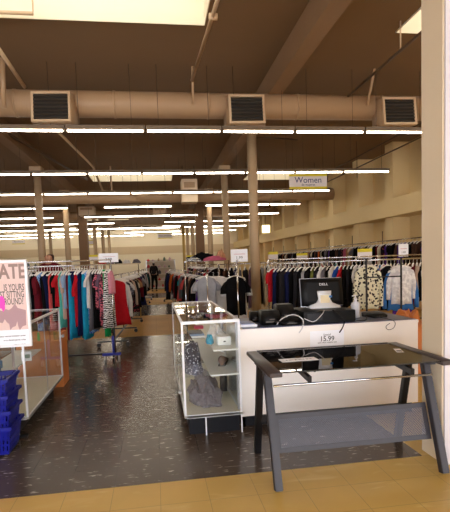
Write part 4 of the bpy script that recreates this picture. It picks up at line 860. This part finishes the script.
# toppers on the left aisle racks
t = thing('rack_shelf', (-.95, 13.2, 1.5), 'grey shelf on top of the left aisle racks', 'shelf')
MB().box(-.55, .55, -.2, .2, 0, .03).build('board', m_band, t)
for s in (-.5, .5): MB().tube([(s, 0, 0), (s, 0, -1.5)], .013, 8).build('upright', m_chr, t)
for i, (x, c, nm, h) in enumerate(((-1.4, 'red', 'red cloth bundle', .14), (-1.2, 'mauve', 'mauve bundle', .1), (-.98, 'black', 'black bag', .1), (-.75, 'white', 'white bundle', .08), (-.5, 'grey', 'grey bundle', .09))):
    heap('cloth_bundle', (x, 13.15, 1.53), .1, .12, h, fab(c), '%s lying on the grey shelf above the left aisle racks' % nm, 'bundle', 40+i)

# ------------------------------------------------------------------ people
def person(x, y, rz, h, top, bottom, hair, lab, bag=False):
    t = thing('person', (x, y, 0), lab, 'person', rz=rz); s = h/1.7
    def skin(name, verts, edges, radii, m, parent=t, lv=2):
        me = bpy.data.meshes.new(name); me.from_pydata([tuple(c*s for c in v) for v in verts], edges, []); o = bpy.data.objects.new(name, me); C.objects.link(o); o.parent = parent
        me.materials.append(m); md = o.modifiers.new('k', 'SKIN'); md.use_smooth_shade = True
        for i, r_ in enumerate(radii): me.skin_vertices[0].data[i].radius = ((r_[0]*s, r_[1]*s) if isinstance(r_, tuple) else (r_*s, r_*s))
        me.skin_vertices[0].data[0].use_root = True
        sb = o.modifiers.new('s', 'SUBSURF'); sb.levels = lv; sb.render_levels = lv; return o
    mskin = mat('skin', (196, 142, 112), .55)
    V = [(0, 0, .93), (0, 0, 1.1), (0, .01, 1.3), (0, .01, 1.42), (0, 0, 1.48), (0, -.01, 1.55), (0, -.015, 1.63), (-.17, .01, 1.40), (-.23, .03, 1.12), (-.21, -.07, .88), (-.2, -.1, .8), (.17, .01, 1.40), (.23, -.02, 1.12), (.2, -.16, .93), (.17, -.22, .88),
         (-.09, 0, .88), (-.1, -.08, .48), (-.1, .02, .09), (-.1, -.1, .035), (.09, 0, .88), (.1, .06, .48), (.1, .16, .1), (.1, .06, .035)]
    E = [(0, 1), (1, 2), (2, 3), (3, 4), (4, 5), (5, 6), (3, 7), (7, 8), (8, 9), (9, 10), (3, 11), (11, 12), (12, 13), (13, 14), (0, 15), (15, 16), (16, 17), (17, 18), (0, 19), (19, 20), (20, 21), (21, 22)]
    Rr = [.12, .11, .13, .08, .05, .075, .07, .055, .04, .03, .035, .055, .04, .03, .035, .085, .055, .035, .03, .085, .055, .035, .03]
    skin('body', V, E, Rr, mskin)
    g = .016; skin('jacket', [V[i] for i in (0, 1, 2, 3, 7, 8, 9, 11, 12, 13)], [(0, 1), (1, 2), (2, 3), (3, 4), (4, 5), (5, 6), (3, 7), (7, 8), (8, 9)], [.155, .135, .152, .095, .075, .058, .046, .075, .058, .046], top)
    skin('trousers', [V[i] for i in (0, 15, 16, 17, 19, 20, 21)], [(0, 1), (1, 2), (2, 3), (0, 4), (4, 5), (5, 6)], [.14, .105, .075, .058, .105, .075, .058], bottom)
    skin('hair', [(0, .015, 1.64), (0, .03, 1.56), (0, .05, 1.46)], [(0, 1), (1, 2)], [.088, .08, .04], hair)
    for a, b in (((-.1, .05, .04), (-.1, -.13, .03)), ((.1, .2, .05), (.1, .03, .03))): skin('shoe', [a, b], [(0, 1)], [.045, .035], m_blk)
    for sx in (-1, 1): MB().lathe([(.001, -.008), (.009, 0), (.001, .008)], 0, 0, 8).build('eye', m_blk, t, loc=(sx*.03*s, -.085*s, 1.6*s))
    return t
m_hairb = mat('dark_hair', (38, 26, 22), .6); m_hairr = mat('reddish_hair', (64, 26, 22), .6)
person(-.06, 26.2, math.radians(160), 1.62, fab('charcoal'), fab('black'), m_hairb, 'person in dark jacket and black trousers walking down the far aisle')
person(-1.93, 9.1, math.radians(-20), 1.80, fab('maroon'), fab('navy'), m_hairr, 'person with dark reddish hair standing behind the left front rack')
